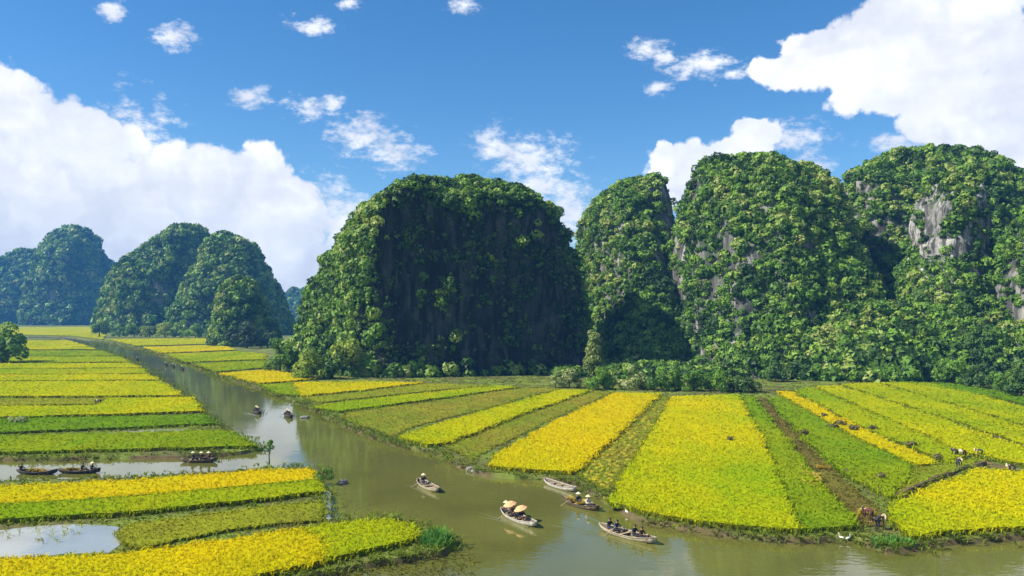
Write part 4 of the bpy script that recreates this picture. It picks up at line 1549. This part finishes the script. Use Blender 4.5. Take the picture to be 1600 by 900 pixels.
def person(loc, rz, pose, shirt, trousers, label, hat=True, group=None, scale=1.0):
    base, J = body_mesh(pose)
    me = base.copy()
    for k in ('skin', shirt, trousers, 'hair'):
        me.materials.append(MATS[k])
    o = link('person', me, None)
    o.location = loc
    o.rotation_euler = (0, 0, rz)
    o.scale = (scale,) * 3
    tag(o, label, 'person', group)
    hea, top = Vector(J['hea']), Vector(J['top'])
    upv = (top - hea).normalized()
    rot = upv.to_track_quat('Z', 'Y')
    mb = MB()
    c = hea.lerp(top, .55)
    n = 10
    vs, fs = [], []
    for i in range(5):
        a = math.pi * 0.5 * i / 4
        for k in range(n):
            g = 2 * math.pi * k / n
            vs.append(c + rot @ Vector((math.cos(g) * .108 * math.cos(a), math.sin(g) * .112 * math.cos(a) - 0.012, math.sin(a) * .105 - 0.01)))
    for i in range(4):
        for k in range(n):
            fs.append((i * n + k, i * n + (k + 1) % n, (i + 1) * n + (k + 1) % n, (i + 1) * n + k))
    mb.add(vs, fs)
    mb.build('hair', MATS['hair'], o, smooth=True)
    if hat:
        ho = link('conical_hat', HAT, None, o)
        ho.location = top + upv * 0.005
        ho.rotation_euler = rot.to_euler()
    return o


def in_boat(bt, u, v=0.0, z=0.145):
    root, Lh = bt
    m = Matrix.Rotation(root.rotation_euler.z, 4, 'Z')
    return Vector(root.location) + m @ Vector((v, u * Lh / 2, z))


def seat(bt, u, shirt, trousers, label, hat=True, face=0.0, v=0.0, group='people in boats'):
    return person(in_boat(bt, u, v), bt[0].rotation_euler.z + face, 'sit', shirt, trousers, label, hat, group)


def parasol(loc, label, tilt=(0, 0), r=0.55, h=0.95):
    root = empty('parasol', loc)
    root.rotation_euler = (tilt[0], tilt[1], 0)
    tag(root, label, 'parasol', 'tan parasols in the boat')
    mb = MB()
    n = 8
    vs = [(0, 0, h)]
    for ring, (rr, zz) in enumerate(((0.5, h - 0.07), (1.0, h - 0.26))):
        for k in range(n):
            g = 2 * math.pi * k / n
            vs.append((math.cos(g) * r * rr, math.sin(g) * r * rr, zz))
    fs = []
    for k in range(n):
        k2 = (k + 1) % n
        fs.append((0, 1 + k, 1 + k2))
        fs.append((1 + k, 1 + n + k, 1 + n + k2, 1 + k2))
    mb.add(vs, fs)
    canopy = mb.build('canopy', MATS['parasol_tan'], root)
    mb = MB()
    mb.tube([(0, 0, -0.05), (0, 0, h + 0.06)], 0.013, 5)
    mb.build('handle', MATS['oar_wood'], root)
    for k in range(n):
        g = 2 * math.pi * k / n
        mb = MB()
        mb.tube([(0, 0, h - 0.03), (math.cos(g) * r * .98, math.sin(g) * r * .98, h - 0.28)], 0.007, 3)
        mb.build('rib', MATS['oar_wood'], canopy)
    return root


def sheaf_mesh():
    n = 70
    a = RNG.uniform(0, 2 * math.pi, n)
    V, F = [], []
    for i in range(n):
        r0, r1 = 0.10 * math.sqrt(random.random()), 0.30 * math.sqrt(random.random())
        c, s = math.cos(a[i]), math.sin(a[i])
        w = 0.035
        b = len(V)
        V += [(-.45, c * r0 * 1.6 - w, s * r0 * 1.6 + .16), (-.45, c * r0 * 1.6 + w, s * r0 * 1.6 + .16),
              (0, c * r0 + w, s * r0 + .16), (0, c * r0 - w, s * r0 + .16), (.5 + .15 * random.random(), c * r1, max(.02, s * r1 + .16))]
        F += [(b, b + 1, b + 2), (b, b + 2, b + 3), (b + 3, b + 2, b + 4)]
    me = mesh_from('rice_sheaf', V, F)
    me.materials.append(MATS['straw'])
    return me


SHEAF = sheaf_mesh()


def sheaf(loc, rz, label, group, s=1.0, ry=0.0):
    o = link('rice_sheaf', SHEAF, None)
    o.location = loc
    o.rotation_euler = (0, ry, rz)
    o.scale = (s,) * 3
    tag(o, label, 'rice sheaf', group)
    return o


# the fleet
b = boat((653, 754), (685, 771), 'hull_cream', 'small cream boat with a lone rower in mid river')
seat(b, -0.45, 'cloth_black', 'cloth_navy', 'lone rower in dark clothes and pale conical hat in mid river')

b = boat((783, 801), (838, 826), 'hull_white', 'white boat with two tan parasols')
seat(b, -0.72, 'cloth_plum', 'cloth_black', 'rower at the stern of the white boat with parasols', face=0)
p1 = seat(b, -0.28, 'cloth_brown', 'cloth_black', 'passenger under the left tan parasol', hat=False)
p2 = seat(b, 0.20, 'cloth_black', 'cloth_brown', 'passenger under the right tan parasol', hat=False)
parasol(in_boat(b, -0.42, -.12, .28), 'left tan parasol in the white boat', (0.15, -0.25))
parasol(in_boat(b, 0.16, -.2, .26), 'right tan parasol in the white boat', (0.1, -0.3))

b = boat((878, 782), (936, 800), 'hull_brown', 'brown boat loaded with cut rice near the right bank')
seat(b, -0.1, 'cloth_black', 'cloth_black', 'person in dark clothes aboard the boat loaded with rice')
seat(b, 0.42, 'cloth_pale', 'cloth_black', 'person in a pale shirt aboard the boat loaded with rice')
for k in range(6):
    sheaf(in_boat(b, (-0.62, -0.48, -0.36, -0.25, 0.12, 0.22)[k], random.uniform(-.2, .2), 0.12 + 0.12 * (k % 2)), random.uniform(0, 3), 'yellow green rice sheaf loaded in the brown boat', 'rice sheaves in the brown boat', 0.9)

b = boat((850, 754), (900, 770), 'hull_white', 'empty white boat moored at the golden field', oars=False, z=0.06)

b = boat((936, 826), (1026, 852), 'hull_cream', 'long cream boat with four dark figures nearest the camera', beam=1.3)
seat(b, -0.62, 'cloth_black', 'cloth_navy', 'hindmost dark figure in the long cream boat', hat=False)
seat(b, -0.36, 'cloth_navy', 'cloth_black', 'second figure from the stern in the long cream boat', hat=False)
seat(b, 0.26, 'cloth_black', 'cloth_black', 'third figure from the stern in the long cream boat', hat=False)
seat(b, 0.50, 'cloth_brown', 'cloth_black', 'foremost figure in the long cream boat', hat=False)

b = boat((394, 640), (410, 651), 'hull_dark', 'dark boat with two people, left of two in the pale reach', length=4.8)
seat(b, -0.35, 'cloth_black', 'cloth_black', 'rear figure of the left dark boat in the pale reach')
seat(b, 0.25, 'cloth_navy', 'cloth_black', 'front figure of the left dark boat in the pale reach')
b = boat((442, 645), (460, 657), 'hull_dark', 'dark boat with two people, right of two in the pale reach', length=5.0)
seat(b, -0.35, 'cloth_black', 'cloth_black', 'rear figure of the right dark boat in the pale reach')
seat(b, 0.25, 'cloth_brown', 'cloth_black', 'front figure of the right dark boat in the pale reach')

b = boat((31, 740), (84, 741), 'hull_dark', 'dark laden boat in the channel, nearest the left edge', length=4.3, oars=False)
seat(b, -0.78, 'cloth_black', 'cloth_black', 'dark figure at the stern of the leftmost channel boat', hat=False)
for k in range(5):
    sheaf(in_boat(b, -0.35 + 0.18 * k, random.uniform(-.15, .15), 0.14 + 0.1 * (k % 2)), b[0].rotation_euler.z + 1.5 + random.uniform(-.4, .4), 'grey straw sheaf in the leftmost channel boat', 'sheaves in the leftmost channel boat', 0.9)
b = boat((97, 739), (150, 739), 'hull_dark', 'second dark laden boat in the channel', length=4.3, oars=False)
seat(b, 0.15, 'cloth_black', 'cloth_brown', 'seated figure amidships in the second channel boat', hat=False)
seat(b, 0.60, 'cloth_black', 'cloth_black', 'figure at the bow of the second channel boat')
for k in range(4):
    sheaf(in_boat(b, -0.6 + 0.16 * k, random.uniform(-.15, .15), 0.14 + 0.08 * (k % 2)), b[0].rotation_euler.z + 1.5 + random.uniform(-.4, .4), 'grey straw sheaf in the second channel boat', 'sheaves in the second channel boat', 0.9)
b = boat((288, 722), (334, 722), 'hull_brown', 'brown boat with three people against the channel bank', length=4.0, z=0.06)
seat(b, -0.35, 'cloth_black', 'cloth_black', 'left person in the boat against the channel bank')
seat(b, 0.10, 'cloth_brown', 'cloth_black', 'middle person in the boat against the channel bank')
seat(b, 0.55, 'cloth_plum', 'cloth_black', 'right person in the boat against the channel bank', face=math.pi)
for (xa, ya, lb) in ((270, 573, 'right tiny boat in the distant reach'), (259, 570.5, 'middle tiny boat in the distant reach'), (214, 562, 'left tiny boat in the distant reach'), (284, 577, 'nearest tiny boat in the distant reach')):
    b = boat((xa - 4, ya - 1), (xa + 4, ya + 2), 'hull_dark', lb, length=5.0, oars=False)
    seat(b, 0.0, 'cloth_black', 'cloth_black', 'figure in the ' + lb)

# wakes of the boats under way
def wake(pa, pb, label):
    A, B = gp(*pa, 0), gp(*pb, 0)
    d = (B - A)
    d.z = 0
    d.normalize()
    n_ = Vector((-d.y, d.x, 0))
    mb = MB()
    for sgn in (-1, 1):
        for k, (sp, ln_) in enumerate(((0.20, 9.0), (0.34, 6.0))):
            left, right, top = [], [], []
            m_ = 14
            for i in range(m_):
                t = i / (m_ - 1)
                p = B - d * (0.6 + t * ln_) + n_ * sgn * (0.25 + t * ln_ * sp + 0.06 * math.sin(t * 17 + k))
                w = 0.10 + 0.22 * t
                left.append(p - n_ * w + Vector((0, 0, -0.004)))
                right.append(p + n_ * w + Vector((0, 0, -0.004)))
                top.append(p + Vector((0, 0, 0.045 * (1 - t) + 0.004)))
            vs = left + top + right
            fs = []
            for i in range(m_ - 1):
                fs += [(i, m_ + i, m_ + i + 1, i + 1), (m_ + i, 2 * m_ + i, 2 * m_ + i + 1, m_ + i + 1)]
            mb.add(vs, fs)
    tag(mb.build('wake', MATS['river_water'], smooth=True), label, 'wake', kind='stuff')


wake((653, 754), (685, 771), 'ripples trailing the lone rower in mid river')
wake((783, 801), (838, 826), 'ripples trailing the boat with parasols')
wake((936, 826), (1026, 852), 'ripples trailing the long cream boat')
wake((394, 640), (410, 651), 'ripples trailing the left dark boat')

# people and gear in the fields
H = math.pi


def field_person(px, py, rz, pose, shirt, tr, label, hat=True, z=GZ):
    c = gp(px, py, z)
    return person(c, rz, pose, shirt, tr, label, hat, 'people in the fields')


field_person(1371, 828, -1.2, 'bend', 'cloth_black', 'cloth_black', 'stooping harvester in black at the foot of the brown track')
field_person(1361, 816, 0.6, 'bend', 'cloth_plum', 'cloth_brown', 'stooping harvester in plum beside the one in black')
field_person(1495, 716, 0.3, 'bend', 'cloth_black', 'cloth_black', 'leftmost stooping worker in the far right field', z=GZ)
field_person(1507, 717, 2.0, 'bend', 'cloth_plum', 'cloth_black', 'second worker from the left in the far right field')
field_person(1534, 716, 1.0, 'bend', 'cloth_navy', 'cloth_black', 'stooping worker in navy right of the other workers')
field_person(1497, 733, -0.8, 'bend', 'cloth_black', 'cloth_navy', 'stooping worker at the bend of the furrow')
field_person(1585, 742, 1.2, 'bend', 'cloth_black', 'cloth_black', 'stooping worker near the right edge')
field_person(150, 633, 0.4, 'bend', 'cloth_black', 'cloth_black', 'left of two stooping figures in the left paddies')
field_person(157, 633, 2.4, 'bend', 'cloth_brown', 'cloth_black', 'right of two stooping figures in the left paddies')
for k in range(12):
    c = gp(1268 + random.uniform(-20, 24), 748 + random.uniform(-15, 15), GZ + 0.05)
    sheaf(c, random.uniform(0, 6), 'golden sheaf in the heap on the brown track', 'sheaf heap on the brown track', random.uniform(1.0, 1.5))
for k in range(4):
    c = gp(1350 + random.uniform(-6, 8), 802 + random.uniform(-6, 5), GZ + 0.05)
    sheaf(c, random.uniform(0, 6), 'pale sheaf beside the stooping harvesters', 'sheaves beside the harvesters', random.uniform(1.0, 1.4))

# cut bundles strewn over the narrow harvested strip: too many and small to tell apart
poly = [tuple(gp(x, y, GZ)[:2]) for x, y in [(908, 742), (1034, 622), (1044, 624), (1008, 690), (948, 766), (924, 755)]]
X, Y, sd = scatter(poly, lambda d: np.maximum(0.95, 0.012 * d))
VV, FF, off = [], [], 0
n = len(X)
for i in range(n):
    a = random.uniform(0, 6.28)
    l_, w_ = random.uniform(.22, .42), random.uniform(.08, .14)
    c, s = math.cos(a), math.sin(a)
    z_ = GZ + 0.1
    P = [(-l_, -w_, 0), (l_, -w_ * 1.4, 0), (l_, w_ * 1.4, 0), (-l_, w_, 0), (-l_ * .8, 0, .14), (l_ * .9, 0, .18)]
    VV += [(X[i] + p * c - q * s, Y[i] + p * s + q * c, z_ + r) for p, q, r in P]
    FF += [tuple(k + off for k in t) for t in ((0, 1, 5), (0, 5, 4), (2, 3, 4), (2, 4, 5), (1, 2, 5), (3, 0, 4))]
    off += 6
tag(link('cut_rice', mesh_from('cut_rice', VV, FF), MATS['cut_straw']), 'cut rice bundles strewn along the narrow harvested strip', 'cut rice', kind='stuff')


# furrows: raised earth bunds of the bent ditch
def bund(pxs, w, h, label, mat='field_soil'):
    pts = []
    P0 = [gp(x, y, GZ) for x, y in pxs]
    for a, b_ in zip(P0, P0[1:]):
        k = max(2, int((b_ - a).length / 1.2))
        for i in range(k):
            p = a.lerp(b_, i / k)
            pts.append(p + Vector((random.uniform(-.15, .15), random.uniform(-.15, .15), 0)))
    pts.append(P0[-1])
    mb = MB()
    mb.tube([p + Vector((0, 0, random.uniform(-.05, .05))) for p in pts], [w * random.uniform(.7, 1.2) for _ in pts], 6)
    o = mb.build('earth_bund', MATS[mat])
    tag(o, label, 'bund')


bund([(1320, 738), (1392, 780), (1450, 755), (1500, 735), (1540, 726), (1600, 738)], 0.38, .3, 'bent dark earth bund in the right hand fields', 'bank_soil')
bund([(1520, 681), (1572, 686)], 0.35, .3, 'short dark bund near the right edge', 'bank_soil')
bund([(1416, 740), (1432, 730), (1452, 722)], 0.25, .2, 'short bund inside the half cut patch', 'bank_soil')

HEAP = None


def heap(px, py, r, mat, label, group):
    c = gp(px, py, GZ + 0.35)
    n = 26
    C = np.array([[random.gauss(0, r * .3), random.gauss(0, r * .3), 0.1 + random.random() * r * .3] for _ in range(9)])
    V, F, att = clumps(C, np.full(9, r * 0.38), n, squash=.8, size=.4)
    o = leaf_object('straw_heap', V, F, att, MATS[mat])
    o.location = (c.x, c.y, GZ + 0.38)
    tag(o, label, 'straw heap', group)


for (x, y, r, lb) in ((1255, 679, .9, 'dark straw heap left of the golden diagonal strip'), (1302, 668, .9, 'left heap of three on the golden diagonal strip'), (1314, 664, 1.0, 'upper heap of three on the golden diagonal strip'),
                      (1334, 672, 1.1, 'right heap of three on the golden diagonal strip'), (1287, 651, .8, 'small dark heap high on the green right field'), (1424, 697, .8, 'dark heap in the lime diagonal strip'),
                      (1364, 671, .8, 'small heap right of the three on the golden strip'), (1377, 746, .7, 'dark heap above the bent bund'), (1465, 716, .7, 'small dark heap left of the workers'),
                      (1140, 688, .6, 'tiny dark heap in the large lime field')):
    heap(x, y, r, 'heap_dark', lb, 'dark heaps in the right hand fields')
heap(29, 659, 1.4, 'pale_leaf', 'pale straw heap at the left edge of the paddies', None)

# egrets
def egret(px, py, rz, label, z=0.0):
    c = gp(px, py, z)
    root = empty('egret', c, rz)
    root.scale = (0.7,) * 3
    tag(root, label, 'bird', 'white egrets on the right bank')
    mb = MB()
    mb.tube([(0, -.34, .36), (0, -.18, .40), (0, 0, .43), (0, .14, .46), (0, .19, .60), (0, .13, .72), (0, .19, .80), (0, .27, .80)], [.02, .09, .115, .07, .035, .028, .036, .02], 8)
    mb.build('body', MATS['feather_white'], root, smooth=True)
    mb = MB()
    mb.tube([(0, .26, .80), (0, .37, .78)], [.016, .004], 5)
    mb.build('beak', MATS['beak_yellow'], root)
    for s in (-1, 1):
        mb = MB()
        mb.tube([(s * .04, 0, .36), (s * .045, -.03, .18), (s * .045, 0, -.12)], .011, 5)
        mb.build('leg', MATS['hair'], root)


egret(1314, 846, 1.0, 'left of two white egrets in the shallows below the brown track')
egret(1326, 847, -1.3, 'right of two white egrets in the shallows below the brown track')
egret(979, 805, 0.5, 'single white egret on the bank under the large lime field')

# bank stones
def stone(px, py, r, label):
    c = gp(px, py, 0.12)
    bm = bmesh.new()
    bmesh.ops.create_icosphere(bm, subdivisions=2, radius=1.0)
    for v_ in bm.verts:
        k = 1 + 0.25 * math.sin(v_.co.x * 3 + px) + 0.2 * math.sin(v_.co.y * 4 + py)
        v_.co = Vector((v_.co.x * r * 1.3 * k, v_.co.y * r * k, v_.co.z * r * .6 * k))
    me = bpy.data.meshes.new('bank_stone')
    bm.to_mesh(me)
    bm.free()
    o = link('bank_stone', me, MATS['stone'])
    o.location = c
    tag(o, label, 'stone', 'stones along the river bank')


for (x, y, r, lb) in ((476, 652, .5, 'pale stone on the bank near the two dark boats'), (633, 667, .0, None), (738, 733, .5, 'pale stone on the bank left of the broad golden field'), (746, 737, .4, 'smaller stone right beside the pale bank stone'),
                      (535, 754, .4, 'stone in the water off the green bush')):
    if lb:
        stone(x, y, r, lb)

# ---------------------------------------------------------------- air
hz = MB()
hz.box((0, 880, 79), (3600, 2000, 162))
hm, ht, ho = mat_base('haze_air')
pv = ht.n('ShaderNodeVolumePrincipled')
pv.inputs['Color'].default_value = (0.10, 0.36, 0.80, 1)
pv.inputs['Density'].default_value = 0.00025
pv.inputs['Anisotropy'].default_value = 0.0
ht.l(pv.outputs[0], ho.inputs['Volume'])
o = hz.build('haze', hm)
tag(o, 'pale blue haze filling the valley air', 'haze', kind='stuff')
